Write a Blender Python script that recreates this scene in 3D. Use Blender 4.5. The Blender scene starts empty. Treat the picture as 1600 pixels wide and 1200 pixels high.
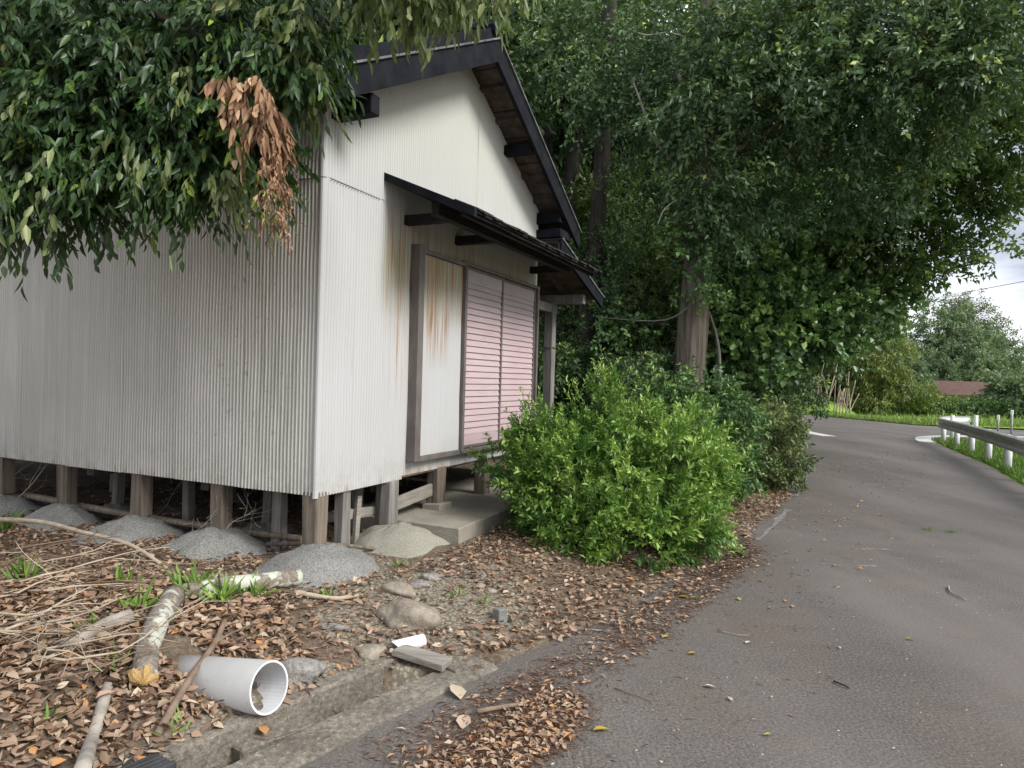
import bpy, math, random
import numpy as np
from mathutils import Vector, Matrix
random.seed(7); rng = np.random.default_rng(7)
R = math.radians
sc = bpy.context.scene
col = sc.collection

# ------------------------------------------------------------------ camera
F, PITCH, ROLL, EYE = 1070.0, R(.48), R(1.6), 1.5
cd = bpy.data.cameras.new('camera'); cam = bpy.data.objects.new('camera', cd); col.objects.link(cam)
cd.sensor_width = 36; cd.lens = 36*F/1600; cd.clip_start = .05; cd.clip_end = 2000
camR = Matrix.Rotation(math.pi/2-PITCH, 3, 'X') @ Matrix.Rotation(ROLL, 3, 'Z')
cam.matrix_world = Matrix.Translation((0, 0, EYE)) @ camR.to_4x4()
sc.camera = cam
# ------------------------------------------------------------------ world, sun, exposure
SUN_EL, SUN_AZ = 40, 122          # azimuth clockwise from +Y
w = bpy.data.worlds.new('World'); sc.world = w; w.use_nodes = True
nt = w.node_tree; nt.nodes.clear()
sky = nt.nodes.new('ShaderNodeTexSky'); sky.sky_type = 'NISHITA'; sky.sun_disc = False
sky.sun_elevation = R(SUN_EL); sky.sun_rotation = R(SUN_AZ); sky.dust_density = 3
tc = nt.nodes.new('ShaderNodeTexCoord'); mp = nt.nodes.new('ShaderNodeMapping'); mp.inputs['Scale'].default_value = (1, 1, 2.6)
cn = nt.nodes.new('ShaderNodeTexNoise'); cn.inputs['Scale'].default_value = 2.2; cn.inputs['Detail'].default_value = 7; cn.inputs['Roughness'].default_value = .55
cr = nt.nodes.new('ShaderNodeValToRGB')
cr.color_ramp.elements[0].position = .42; cr.color_ramp.elements[0].color = (3.3, 3.6, 4.4, 1)
cr.color_ramp.elements[1].position = .62; cr.color_ramp.elements[1].color = (10.2, 10.3, 10.6, 1)
mx = nt.nodes.new('ShaderNodeMix'); mx.data_type = 'RGBA'; mx.inputs[0].default_value = .88
bg = nt.nodes.new('ShaderNodeBackground'); bg.inputs['Strength'].default_value = .078
wo = nt.nodes.new('ShaderNodeOutputWorld')
L = nt.links.new
L(tc.outputs['Generated'], mp.inputs['Vector']); L(mp.outputs['Vector'], cn.inputs['Vector']); L(cn.outputs[0], cr.inputs[0])
L(sky.outputs[0], mx.inputs[6]); L(cr.outputs[0], mx.inputs[7]); L(mx.outputs[2], bg.inputs[0]); L(bg.outputs[0], wo.inputs[0])
sd = bpy.data.lights.new('sun', 'SUN'); sd.energy = 1.8; sd.angle = R(24); sd.color = (1, .975, .94)
sun = bpy.data.objects.new('sun', sd); col.objects.link(sun)
sv = Vector((math.sin(R(SUN_AZ))*math.cos(R(SUN_EL)), math.cos(R(SUN_AZ))*math.cos(R(SUN_EL)), math.sin(R(SUN_EL))))
sun.rotation_euler = sv.to_track_quat('Z', 'Y').to_euler(); sun.location = (0, 0, 30)
sc.view_settings.view_transform = 'Standard'; sc.view_settings.look = 'None'
sc.view_settings.exposure = 1.15; sc.view_settings.gamma = 1
sc.render.engine = 'CYCLES'
sc.cycles.max_bounces = 6; sc.cycles.diffuse_bounces = 3; sc.cycles.transmission_bounces = 4; sc.cycles.glossy_bounces = 2
sc.cycles.use_adaptive_sampling = True; sc.cycles.use_denoising = True

def at(px, py, Y):
    d = camR @ Vector(((px-800)/F, -(py-600)/F, -1)); return Vector((0, 0, EYE)) + d*(Y/d.y)
def gnd(px, py, z=0.):
    d = camR @ Vector(((px-800)/F, -(py-600)/F, -1)); return Vector((0, 0, EYE)) + d*((z-EYE)/d.z)

# ------------------------------------------------------------------ materials
class NT:
    def __init__(s, name, rough=.8, spec=.3):
        s.m = bpy.data.materials.new(name); s.m.use_nodes = True; s.t = s.m.node_tree
        s.b = s.t.nodes['Principled BSDF']; s.b.inputs['Roughness'].default_value = rough
        s.b.inputs['Specular IOR Level'].default_value = spec
        s.out = s.t.nodes['Material Output']
        s.co = s.t.nodes.new('ShaderNodeTexCoord').outputs['Object']
    def lk(s, a, b): s.t.links.new(a, b)
    def put(s, v, sock):
        if hasattr(v, 'links'): s.lk(v, sock)
        else:
            try: sock.default_value = v
            except Exception: sock.default_value = (*v, 1)
    def mapped(s, scale=(1, 1, 1), loc=(0, 0, 0), rot=(0, 0, 0), co=None):
        n = s.t.nodes.new('ShaderNodeMapping'); n.inputs['Scale'].default_value = scale; n.inputs['Location'].default_value = loc
        n.inputs['Rotation'].default_value = rot; s.lk(co or s.co, n.inputs[0]); return n.outputs[0]
    def noise(s, scale, detail=4, rough=.55, co=None, dist=0):
        n = s.t.nodes.new('ShaderNodeTexNoise'); n.inputs['Scale'].default_value = scale; n.inputs['Detail'].default_value = detail
        n.inputs['Roughness'].default_value = rough; n.inputs['Distortion'].default_value = dist
        s.lk(co or s.co, n.inputs['Vector']); return n.outputs[0]
    def voro(s, scale, co=None, feature='F1'):
        n = s.t.nodes.new('ShaderNodeTexVoronoi'); n.inputs['Scale'].default_value = scale; n.feature = feature
        s.lk(co or s.co, n.inputs['Vector']); return n
    def ramp(s, f, *stops):
        n = s.t.nodes.new('ShaderNodeValToRGB'); e = n.color_ramp.elements
        while len(e) < len(stops): e.new(.5)
        for i, (p, c) in enumerate(stops):
            e[i].position = p; e[i].color = (c, c, c, 1) if not hasattr(c, '__len__') else (*c, 1)
        s.lk(f, n.inputs[0]); return n.outputs[0]
    def mix(s, f, a, b, mode='MIX'):
        n = s.t.nodes.new('ShaderNodeMix'); n.data_type = 'RGBA'; n.blend_type = mode
        s.put(f, n.inputs[0]); s.put(a, n.inputs[6]); s.put(b, n.inputs[7]); return n.outputs[2]
    def math(s, op, a, b=0., clamp=False):
        n = s.t.nodes.new('ShaderNodeMath'); n.operation = op; n.use_clamp = clamp
        s.put(a, n.inputs[0]); s.put(b, n.inputs[1]); return n.outputs[0]
    def sep(s, co=None):
        n = s.t.nodes.new('ShaderNodeSeparateXYZ'); s.lk(co or s.co, n.inputs[0]); return n.outputs
    def attr(s, name):
        n = s.t.nodes.new('ShaderNodeAttribute'); n.attribute_name = name; return n.outputs['Fac']
    def band(s, x, lo, hi, soft):           # 1 between lo and hi, soft edges
        a = s.math('DIVIDE', s.math('SUBTRACT', x, lo), soft, True); b = s.math('DIVIDE', s.math('SUBTRACT', hi, x), soft, True)
        return s.math('MULTIPLY', a, b)
    def bump(s, h, strength=.3, dist=.01):
        n = s.t.nodes.new('ShaderNodeBump'); n.inputs['Strength'].default_value = strength; n.inputs['Distance'].default_value = dist
        s.lk(h, n.inputs['Height']); s.lk(n.outputs[0], s.b.inputs['Normal'])
    def color(s, c): s.put(c, s.b.inputs['Base Color']); return s
    def rough(s, c): s.put(c, s.b.inputs['Roughness']); return s

def simple(name, c1, c2, scale=8, rough=.8, spec=.3, stretch=(1, 1, 1), bump=.0, bd=.01, bscale=None):
    t = NT(name, rough, spec); co = t.mapped(stretch)
    n = t.noise(scale, 5, .6, co)
    t.color(t.mix(t.ramp(n, (.3, 0), (.7, 1)), c1, c2))
    if bump: t.bump(t.noise(bscale or scale*3, 5, .65, co), bump, bd)
    return t.m

def leafmat(name, stops, rough=.42, trans=.25, tcol=(.12, .22, .03), spec=.5):
    t = NT(name, rough, spec); a = t.attr('tint')
    c = t.ramp(a, *stops); t.color(c)
    tr = t.t.nodes.new('ShaderNodeBsdfTranslucent'); t.lk(t.mix(.6, c, tcol), tr.inputs[0])
    ms = t.t.nodes.new('ShaderNodeMixShader'); ms.inputs[0].default_value = trans
    t.lk(t.b.outputs[0], ms.inputs[1]); t.lk(tr.outputs[0], ms.inputs[2]); t.lk(ms.outputs[0], t.out.inputs[0])
    return t.m

def wood(name, c1, c2, axis=2, rough=.85):
    t = NT(name, rough, .2); s = [28, 28, 28]; s[axis] = 1.6
    n = t.noise(1, 6, .65, t.mapped(tuple(s)), .6); n2 = t.noise(2.2, 3)
    c = t.mix(t.ramp(n, (.35, 0), (.65, 1)), c1, c2)
    c = t.mix(t.ramp(n2, (.35, 0), (.8, .55)), c, tuple(v*.45 for v in c1))
    t.color(c); t.bump(n, .5, .008); return t.m

M = {}
# corrugated walls: paint dirt, algae, rust streaks, painted rib shade; coordinates are the shed's own (x along gable, y along long side, z up)
def wallmat(name, gable):
    t = NT(name, .55, .35); x, y, z = t.sep()
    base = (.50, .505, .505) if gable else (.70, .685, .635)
    streak = t.noise(1, 5, .6, t.mapped((22, 22, .55)))
    blot = t.noise(1.1, 4, .6)
    c = t.mix(t.ramp(streak, (.35, 0), (.75, .4)), base, (.43, .43, .39))
    c = t.mix(t.ramp(blot, (.4, 0), (.75, .35)), c, (.45, .44, .39))
    if gable:
        up = t.math('DIVIDE', t.math('SUBTRACT', z, 2.95), .7, True)
        c = t.mix(t.math('MULTIPLY', up, .55), c, (.51, .515, .43))
        fine = t.noise(1, 4, .6, t.mapped((60, 60, .8), (3, 1, 0)))
        fs = t.ramp(fine, (.45, 0), (.60, 1))
        m1 = t.math('MULTIPLY', t.band(x, .68, 3.9, .1), t.band(z, 1.95, 2.95, .5))
        c = t.mix(t.math('MULTIPLY', t.math('MULTIPLY', m1, .9), t.ramp(streak, (.3, .25), (.6, 1))), c, (.30, .29, .13))
        c = t.mix(t.math('MULTIPLY', t.math('MULTIPLY', m1, fs), .95), c, (.30, .15, .055))
        m2 = t.math('MULTIPLY', t.band(x, 1.25, 1.72, .1), t.band(z, 1.55, 2.45, .4))
        c = t.mix(t.math('MULTIPLY', m2, t.ramp(fine, (.40, 0), (.54, 1))), c, (.30, .17, .075))
        m3 = t.math('MULTIPLY', t.band(x, .95, 2.1, .2), t.band(z, .55, .72, .08))
        c = t.mix(t.math('MULTIPLY', m3, t.ramp(fine, (.42, 0), (.6, .8))), c, (.36, .20, .07))
        m4 = t.math('MULTIPLY', t.band(x, .7, 1.12, .1), t.band(z, 1.2, 2.4, .7))
        c = t.mix(t.math('MULTIPLY', m4, t.ramp(fine, (.49, 0), (.60, .9))), c, (.36, .19, .06))
    else:
        al = t.noise(1, 5, .7, t.mapped((26, 26, .8), (2, 2, 2)))
        mk = t.math('MULTIPLY', t.band(y, .05, .75, .3), t.band(z, .6, 3.4, .6))
        c = t.mix(t.math('MULTIPLY', mk, t.ramp(al, (.47, 0), (.66, .7))), c, (.20, .22, .12))
        dk = t.math('DIVIDE', t.math('SUBTRACT', y, .4), 4.5, True)
        c = t.mix(t.math('MULTIPLY', dk, t.ramp(streak, (.3, .2), (.7, .55))), c, (.42, .415, .385))
        rib_shade = t.math('MULTIPLY', t.math('SUBTRACT', 1., t.math('SINE', t.math('MULTIPLY', y, 2*math.pi/.0335))), .5)
        rib_shade = t.math('MULTIPLY', t.math('POWER', rib_shade, 2.), t.ramp(t.noise(2.2, 5, .65, t.mapped((1, 1, .45))), (.3, .3), (.7, .85)))
        c = t.mix(t.math('MULTIPLY', rib_shade, .68), c, (.26, .26, .215))  # valleys darkened: groove grime plus rib shade painted into the colour
        sp = t.noise(14, 3, .7); c = t.mix(t.math('MULTIPLY', t.ramp(sp, (.62, 0), (.72, .6)), t.band(y, .0, 1.2, .4)), c, (.16, .19, .10))
    mud = t.math('MULTIPLY', t.band(z, .4, .95, .3), t.ramp(t.noise(5, 6, .75), (.45, 0), (.72, .5)))
    c = t.mix(mud, c, (.27, .235, .17))
    rb = t.math('MULTIPLY', t.band(z, .4, .70, .06), t.ramp(t.noise(1, 4, .6, t.mapped((16, 16, 1), (7, 7, 7))), (.54, 0), (.66, .5)))
    c = t.mix(rb, c, (.24, .13, .065))
    t.color(c); t.bump(t.noise(30, 3), .08, .004); return t.m
M['gable'] = wallmat('painted_corrugated_gable', True)
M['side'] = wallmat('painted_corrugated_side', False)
M['black'] = simple('black_painted_timber', (.006, .007, .010), (.019, .020, .025), 6, .8, .12, (1, 1, 1), .2, .004)
M['edge'] = simple('weathered_roof_edge', (.05, .052, .055), (.22, .22, .22), 9, .5, .4)
M['soffit'] = simple('rough_soffit_wood', (.055, .042, .034), (.15, .12, .10), 7, .9, .1, (1, 1, 1), .5, .01)
M['bark_shingle'] = simple('dark_bark_shingle', (.02, .018, .016), (.09, .08, .07), 22, .95, .1, (1, 1, 1), .8, .02)
M['canopywood'] = wood('dark_canopy_wood', (.016, .014, .013), (.045, .04, .036), 0)
M['greywood'] = wood('weathered_grey_wood', (.16, .15, .135), (.30, .285, .26))
M['brownwood'] = wood('weathered_brown_post', (.11, .088, .068), (.27, .225, .175))
M['plank'] = wood('weathered_plank', (.20, .18, .15), (.36, .335, .29), 0)
M['darkwood'] = wood('underfloor_wood', (.06, .05, .04), (.12, .10, .08))
M['frame'] = simple('brown_metal_frame', (.105, .088, .078), (.18, .16, .145), 9, .5, .4, (1, 1, .4))
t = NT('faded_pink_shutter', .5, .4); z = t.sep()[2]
f = t.math('DIVIDE', t.math('SUBTRACT', 2.62, z), .75, True)  # greyer top: pigment fading, with some reflection painted into the gradient
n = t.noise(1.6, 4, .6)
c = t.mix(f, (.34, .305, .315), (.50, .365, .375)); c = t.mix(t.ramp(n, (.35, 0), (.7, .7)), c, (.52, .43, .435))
c = t.mix(t.ramp(t.noise(1, 5, .7, t.mapped((3, 3, 40))), (.5, 0), (.72, .35)), c, (.24, .21, .21))
t.color(c); M['pink'] = t.m
M['seam'] = simple('rusted_seam', (.06, .055, .05), (.16, .14, .12), 20)

def concmat(name, c1, c2, speck=.5, grain=90):
    t = NT(name, .92, .15)
    n = t.noise(3, 5, .6); g = t.noise(grain, 3, .7); v = t.voro(grain*.7)
    c = t.mix(t.ramp(n, (.3, 0), (.7, 1)), c1, c2)
    c = t.mix(t.ramp(g, (.38, speck), (.52, 0)), c, tuple(q*.4 for q in c1))
    c = t.mix(t.ramp(g, (.58, 0), (.7, speck)), c, tuple(min(.6, q*1.7) for q in c2))
    t.color(c); t.bump(g, .7, .012); return t.m
M['mortar'] = concmat('rough_grey_mortar', (.20, .20, .185), (.29, .285, .265), .6, 80)
M['mortar2'] = concmat('pale_sandy_mortar', (.27, .26, .21), (.35, .335, .275), .35)
M['slab'] = concmat('smooth_slab_concrete', (.24, .22, .175), (.36, .335, .28), .15, 60)
M['gutter'] = concmat('aged_gutter_concrete', (.14, .12, .095), (.27, .245, .20), .5, 45)
M['stone'] = concmat('brown_grey_fieldstone', (.21, .175, .135), (.35, .31, .25), .3, 25)
M['stone2'] = concmat('grey_rubble', (.19, .18, .165), (.33, .31, .28), .5, 50)
# asphalt
t = NT('worn_asphalt', .72, .4)
g = t.noise(72, 4, .8); big = t.noise(.45, 5, .6); mid = t.noise(3.5, 5, .65); v = t.voro(170)
c = t.mix(t.ramp(big, (.32, 0), (.68, 1)), (.108, .094, .082), (.170, .151, .135))
c = t.mix(t.ramp(mid, (.4, 0), (.75, .45)), c, (.075, .068, .064))
c = t.mix(t.ramp(g, (.40, .85), (.52, 0)), c, (.04, .036, .033))
c = t.mix(t.ramp(g, (.56, 0), (.70, .7)), c, (.36, .33, .29))
rd = t.noise(1.3, 5, .7, t.mapped((1, 1, 1), (9, 4, 0)))
c = t.mix(t.ramp(rd, (.5, 0), (.72, .5)), c, (.15, .11, .08))
pl = t.noise(26, 4, .7, t.mapped((1, 1, 1), (2, 5, 0))); c = t.mix(t.ramp(pl, (.66, 0), (.74, .5)), c, (.22, .20, .175))
tk = t.noise(.9, 3, .5, t.mapped((1, .16, 1), (0, 0, 0), (0, 0, R(26)))); c = t.mix(t.ramp(tk, (.45, 0), (.7, .5)), c, (.20, .185, .17))

t.color(c); t.bump(g, .22, .006); M['asphalt'] = t.m
M['paint'] = simple('worn_white_road_paint', (.55, .55, .53), (.75, .75, .73), 12, .7)
t = NT('faded_road_paint', .8, .2); M['oldpaint'] = simple('faded_road_paint', (.12, .112, .107), (.27, .26, .245), 14, .8)
# ground: earth and humus by the shed, green verge on the right, forest floor
t = NT('leafy_earth', .95, .1); a = t.attr('zone')
n = t.noise(5, 6, .65); g = t.noise(40, 4, .7); v = t.voro(45)
c = t.mix(t.ramp(n, (.3, 0), (.7, 1)), (.085, .06, .042), (.19, .145, .105))
c = t.mix(t.ramp(g, (.45, 0), (.7, .8)), c, (.29, .24, .18))
gravel = t.mix(t.ramp(v.outputs['Distance'], (.2, 0), (.6, 1)), (.36, .32, .25), (.17, .145, .11))
c = t.mix(t.ramp(a, (.25, 0), (.35, 1)), c, gravel)
gr = t.mix(t.ramp(t.noise(2.5, 5, .7), (.3, 0), (.7, 1)), (.10, .17, .03), (.20, .30, .06))
c = t.mix(t.ramp(a, (.6, 0), (.7, 1)), c, gr)
t.color(c); t.bump(g, .9, .02); M['ground'] = t.m
t = NT('young_rice', .8, .2); n = t.noise(1, 5, .6, t.mapped((.5, 3, 1))); g = t.noise(14, 3, .7)
c = t.mix(t.ramp(n, (.3, 0), (.7, 1)), (.29, .50, .06), (.40, .60, .10)); c = t.mix(t.ramp(g, (.4, .5), (.6, 0)), c, (.22, .38, .05))
t.color(c); t.bump(g, .8, .1); M['rice'] = t.m
# bark
def bark(name, c1, c2, sx=16, sz=.9):
    t = NT(name, .92, .15); co = t.mapped((sx, sx, sz))
    n = t.noise(1, 6, .65, co, .4); b = t.noise(1.3, 3)
    c = t.mix(t.ramp(n, (.36, 0), (.62, 1)), c1, c2); c = t.mix(t.ramp(b, (.45, 0), (.75, .4)), c, (.10, .12, .07))
    t.color(c); t.bump(n, .9, .03); return t.m
M['cedar'] = bark('cedar_bark', (.07, .055, .045), (.22, .185, .155))
M['bark'] = bark('dark_bark', (.028, .025, .022), (.075, .066, .057), 9, 2)
M['twigpale'] = simple('bleached_twig', (.34, .27, .19), (.55, .47, .36), 12, .8, .2)
M['twigbrown'] = simple('brown_twig', (.13, .09, .065), (.27, .20, .15), 14, .85, .2, (1, 1, 1), .4, .004)
M['twiggrey'] = simple('grey_dead_wood', (.20, .175, .145), (.42, .385, .33), 11, .85, .2, (1, 1, 1), .5, .005)
t = NT('lichen_bark', .92, .1); n = t.noise(9, 5, .6); g = t.noise(45, 4, .7)
c = t.mix(t.ramp(g, (.4, 0), (.65, 1)), (.17, .14, .115), (.30, .265, .22)); c = t.mix(t.ramp(n, (.50, 0), (.56, 1)), c, (.50, .52, .44))
t.color(c); t.bump(g, .6, .008); M['lichen'] = t.m
M['fresh'] = simple('broken_orange_wood', (.36, .22, .085), (.52, .36, .16), 30, .85, .1, (1, 1, 1), .8, .01)
t = NT('grey_pvc', .38, .45); n = t.noise(4, 5, .65); g = t.noise(38, 4, .75)
c = t.mix(t.ramp(n, (.35, 0), (.7, .6)), (.36, .36, .355), (.28, .275, .26)); c = t.mix(t.ramp(g, (.62, 0), (.72, .4)), c, (.16, .145, .12))
t.color(c); M['pvc'] = t.m
t = NT('pvc_cut_end', .45, .4); t.color(t.mix(t.ramp(t.noise(12, 4), (.4, 0), (.7, .5)), (.70, .71, .72), (.55, .55, .54))); M['pvcend'] = t.m
M['white'] = simple('white_coated_steel', (.68, .69, .70), (.78, .79, .80), 5, .4, .5)
t = NT('galvanised_rail', .55, .4); t.color(t.mix(t.ramp(t.noise(1, 5, .65, t.mapped((2, 2, 14))), (.35, 0), (.7, 1)), (.50, .51, .49), (.28, .285, .25))); M['rail'] = t.m
M['blackplastic'] = simple('black_plastic', (.025, .026, .028), (.07, .07, .072), 8, .5, .4)
M['roofred'] = simple('brown_red_tiles', (.085, .048, .04), (.14, .08, .065), 4, .8)
# foliage
M['l_near'] = leafmat('oak_leaf', ((0, (0.026, 0.057, 0.023)), (.6, (0.058, 0.117, 0.037)), (.86, (0.113, 0.199, 0.043)), (1, (0.384, 0.510, 0.071))), .36, .22)
M['l_pale'] = leafmat('oak_leaf_backlit_pale', ((0, (.10, .14, .05)), (.6, (.22, .27, .10)), (1, (.36, .40, .17))), .4, .4)  # paler leaf colour with the top sprays' backlight painted in
M['l_dead'] = leafmat('dead_leaf', ((0, (0.174, 0.101, 0.061)), (.5, (0.383, 0.230, 0.133)), (1, (0.600, 0.414, 0.265))), .75, .2, (.3, .15, .05), .2)
M['l_forest'] = leafmat('forest_leaf', ((0, (0.052, 0.099, 0.046)), (.6, (0.106, 0.184, 0.075)), (.9, (0.197, 0.300, 0.094)), (1, (0.485, 0.567, 0.132))), .42, .2)
M['l_round'] = leafmat('round_leaf', ((0, (0.046, 0.099, 0.037)), (.5, (0.113, 0.220, 0.070)), (.85, (0.213, 0.362, 0.103)), (1, (0.339, 0.505, 0.133))), .38, .22)
M['l_sun'] = leafmat('sun_tinted_forest_leaf', ((0, (.055, .095, .032)), (.5, (.14, .21, .06)), (1, (.29, .36, .12))), .45, .42)  # lighter copy of the forest leaf, sunlight painted into its colour
M['l_box'] = leafmat('boxwood_leaf', ((0, (0.021, 0.056, 0.018)), (.40, (0.063, 0.148, 0.030)), (.70, (0.159, 0.290, 0.055)), (1, (0.342, 0.493, 0.109))), .38, .25, (.14, .30, .03))
M['l_shrub'] = leafmat('shrub_leaf', ((0, (0.046, 0.101, 0.040)), (.5, (0.100, 0.200, 0.067)), (1, (0.277, 0.425, 0.101))), .42, .22)
M['l_olive'] = leafmat('olive_shrub_leaf', ((0, (0.055, 0.083, 0.033)), (.5, (0.139, 0.185, 0.064)), (1, (0.277, 0.333, 0.112))), .5, .22)
M['l_far'] = leafmat('far_tree_leaf', ((0, (0.081, 0.128, 0.081)), (.5, (0.162, 0.232, 0.128)), (1, (0.302, 0.360, 0.186))), .6, .25)
M['l_farbrown'] = leafmat('far_feathery_leaf', ((0, (0.114, 0.122, 0.073)), (.5, (0.195, 0.195, 0.114)), (1, (0.293, 0.276, 0.163))), .6, .3)
M['l_bamboo'] = leafmat('bamboo_leaf', ((0, (0.090, 0.128, 0.030)), (.5, (0.195, 0.240, 0.060)), (1, (0.390, 0.405, 0.120))), .5, .35)
M['litter'] = leafmat('leaf_litter', ((0, (0.113, 0.071, 0.046)), (.35, (0.248, 0.162, 0.109)), (.72, (0.418, 0.290, 0.200)), (.95, (0.540, 0.452, 0.329)), (1, (0.519, 0.259, 0.103))), .75, .1, (.3, .18, .08), .25)
M['needle'] = leafmat('red_brown_needles', ((0, (.10, .05, .032)), (.6, (.22, .115, .07)), (1, (.38, .26, .17))), .85, .0, (.2, .1, .05), .1)
M['grass'] = leafmat('grass_blade', ((0, (.09, .17, .035)), (.5, (.19, .34, .055)), (1, (.36, .46, .13))), .5, .3)
M['chip'] = leafmat('road_chip', ((0, (.04, .035, .03)), (.5, (.25, .19, .13)), (1, (.55, .50, .42))), .8, .0, (.3, .2, .1), .1)
M['yellow'] = leafmat('yellow_leaf', ((0, (.42, .38, .10)), (.5, (.55, .42, .05)), (1, (.60, .30, .05))), .5, .2, (.4, .3, .05))

# ------------------------------------------------------------------ mesh helpers
def link(name, me, mat, parent=None):
    o = bpy.data.objects.new(name, me); col.objects.link(o)
    if mat is not None:
        for m_ in (mat if isinstance(mat, (list, tuple)) else [mat]): me.materials.append(m_)
    if parent: o.parent = parent
    return o
def tag(o, label=None, cat=None, group=None, kind=None):
    for k, v_ in (('label', label), ('category', cat), ('group', group), ('kind', kind)):
        if v_: o[k] = v_
    return o
def empty(name, loc=(0, 0, 0), rz=0):
    o = bpy.data.objects.new(name, None); col.objects.link(o); o.location = loc; o.rotation_euler = (0, 0, rz); o.empty_display_size = .1; return o
def npmesh(name, V, Q, tint=None, smooth=False, attr='tint'):
    me = bpy.data.meshes.new(name); V = np.asarray(V, np.float32); Q = np.asarray(Q, np.int32); k = Q.shape[1]
    me.vertices.add(len(V)); me.vertices.foreach_set('co', V.ravel())
    me.loops.add(Q.size); me.loops.foreach_set('vertex_index', Q.ravel())
    me.polygons.add(len(Q)); me.polygons.foreach_set('loop_start', np.arange(0, Q.size, k, dtype=np.int32))
    if smooth: me.polygons.foreach_set('use_smooth', np.ones(len(Q), bool))
    if tint is not None:
        a_ = me.attributes.new(attr, 'FLOAT', 'POINT'); a_.data.foreach_set('value', np.asarray(tint, np.float32))
    me.update(calc_edges=True); return me
class MB:
    def __init__(s): s.v = []; s.f = []; s.mi = []
    def add(s, vs, fs, mi=0):
        o = len(s.v); s.v += [tuple(p) for p in vs]; s.f += [tuple(i+o for i in q) for q in fs]; s.mi += [mi]*len(fs); return s
    def box(s, c, d, rot=None, jit=0, mi=0, bev=.0):
        c = Vector(c); hx, hy, hz = d[0]/2, d[1]/2, d[2]/2; m_ = rot or Matrix.Identity(3)
        b = min(bev or .06*min(d), .008)
        vs = []; fs = []
        # chamfered box : 24 vertices
        idx = {}
        for sx in (-1, 1):
            for sy in (-1, 1):
                for sz in (-1, 1):
                    j = Vector([random.uniform(-jit, jit) for _ in range(3)])
                    for ax in range(3):
                        p = [sx*hx, sy*hy, sz*hz]
                        for q in range(3):
                            if q != ax: p[q] -= math.copysign(b, p[q])
                        idx[(sx, sy, sz, ax)] = len(vs); vs.append(c + m_ @ (Vector(p)+j))
        I = lambda a_, b_, c_, ax: idx[(a_, b_, c_, ax)]
        for s1 in (-1, 1):
            q = [I(s1, -1, -1, 0), I(s1, 1, -1, 0), I(s1, 1, 1, 0), I(s1, -1, 1, 0)]; fs.append(q if s1 > 0 else q[::-1])
            q = [I(-1, s1, -1, 1), I(1, s1, -1, 1), I(1, s1, 1, 1), I(-1, s1, 1, 1)]; fs.append(q[::-1] if s1 > 0 else q)
            q = [I(-1, -1, s1, 2), I(1, -1, s1, 2), I(1, 1, s1, 2), I(-1, 1, s1, 2)]; fs.append(q if s1 > 0 else q[::-1])
        for a_ in (-1, 1):
            for b_ in (-1, 1):
                fs.append([I(a_, b_, -1, 0), I(a_, b_, 1, 0), I(a_, b_, 1, 1), I(a_, b_, -1, 1)])
                fs.append([I(a_, -1, b_, 0), I(a_, 1, b_, 0), I(a_, 1, b_, 2), I(a_, -1, b_, 2)])
                fs.append([I(-1, a_, b_, 1), I(1, a_, b_, 1), I(1, a_, b_, 2), I(-1, a_, b_, 2)])
                for c_ in (-1, 1): fs.append([I(a_, b_, c_, 0), I(a_, b_, c_, 1), I(a_, b_, c_, 2)])
        return s.add(vs, fs, mi)
    def bar(s, p0, p1, wd, ht, jit=0, mi=0):
        p0, p1 = Vector(p0), Vector(p1); d = p1-p0; x = d.normalized()
        up = Vector((0, 0, 1)) if abs(x.z) < .95 else Vector((0, 1, 0))
        y = up.cross(x).normalized(); zz = x.cross(y)
        return s.box((p0+p1)/2, (d.length, wd, ht), Matrix((x, y, zz)).transposed(), jit, mi)
    def tube(s, pts, rad, n=8, caps=True, jit=0., mi=0, capmi=None):
        pts = [Vector(p) for p in pts]; vs = []; fs = []; prev = None
        for i, p in enumerate(pts):
            d = (pts[min(i+1, len(pts)-1)]-pts[max(i-1, 0)]).normalized()
            ref = prev if prev is not None else (Vector((0, 0, 1)) if abs(d.z) < .9 else Vector((1, 0, 0)))
            x = (ref-d*ref.dot(d)).normalized(); prev = x; y = d.cross(x)
            r = rad[i] if hasattr(rad, '__len__') else rad
            for k in range(n):
                a_ = 2*math.pi*k/n; rr = r*(1+random.uniform(-jit, jit)); vs.append(p+(x*math.cos(a_)+y*math.sin(a_))*rr)
        for i in range(len(pts)-1):
            for k in range(n): fs.append((i*n+k, i*n+(k+1) % n, (i+1)*n+(k+1) % n, (i+1)*n+k))
        s.add(vs, fs, mi)
        if caps:
            o = len(s.v)-len(vs); s.f.append(tuple(o+k for k in range(n))[::-1]); s.mi.append(mi)
            s.f.append(tuple(o+(len(pts)-1)*n+k for k in range(n))); s.mi.append(mi if capmi is None else capmi)
        return s
    def build(s, name, mat, parent=None, smooth=False):
        me = bpy.data.meshes.new(name); me.from_pydata(s.v, [], s.f)
        if any(s.mi): me.polygons.foreach_set('material_index', s.mi)
        if smooth: me.polygons.foreach_set('use_smooth', [True]*len(s.f))
        me.update(); return link(name, me, mat, parent)
def part(name, mat, parent, fn, smooth=False):
    b = MB(); fn(b); return b.build(name, mat, parent, smooth)

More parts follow.
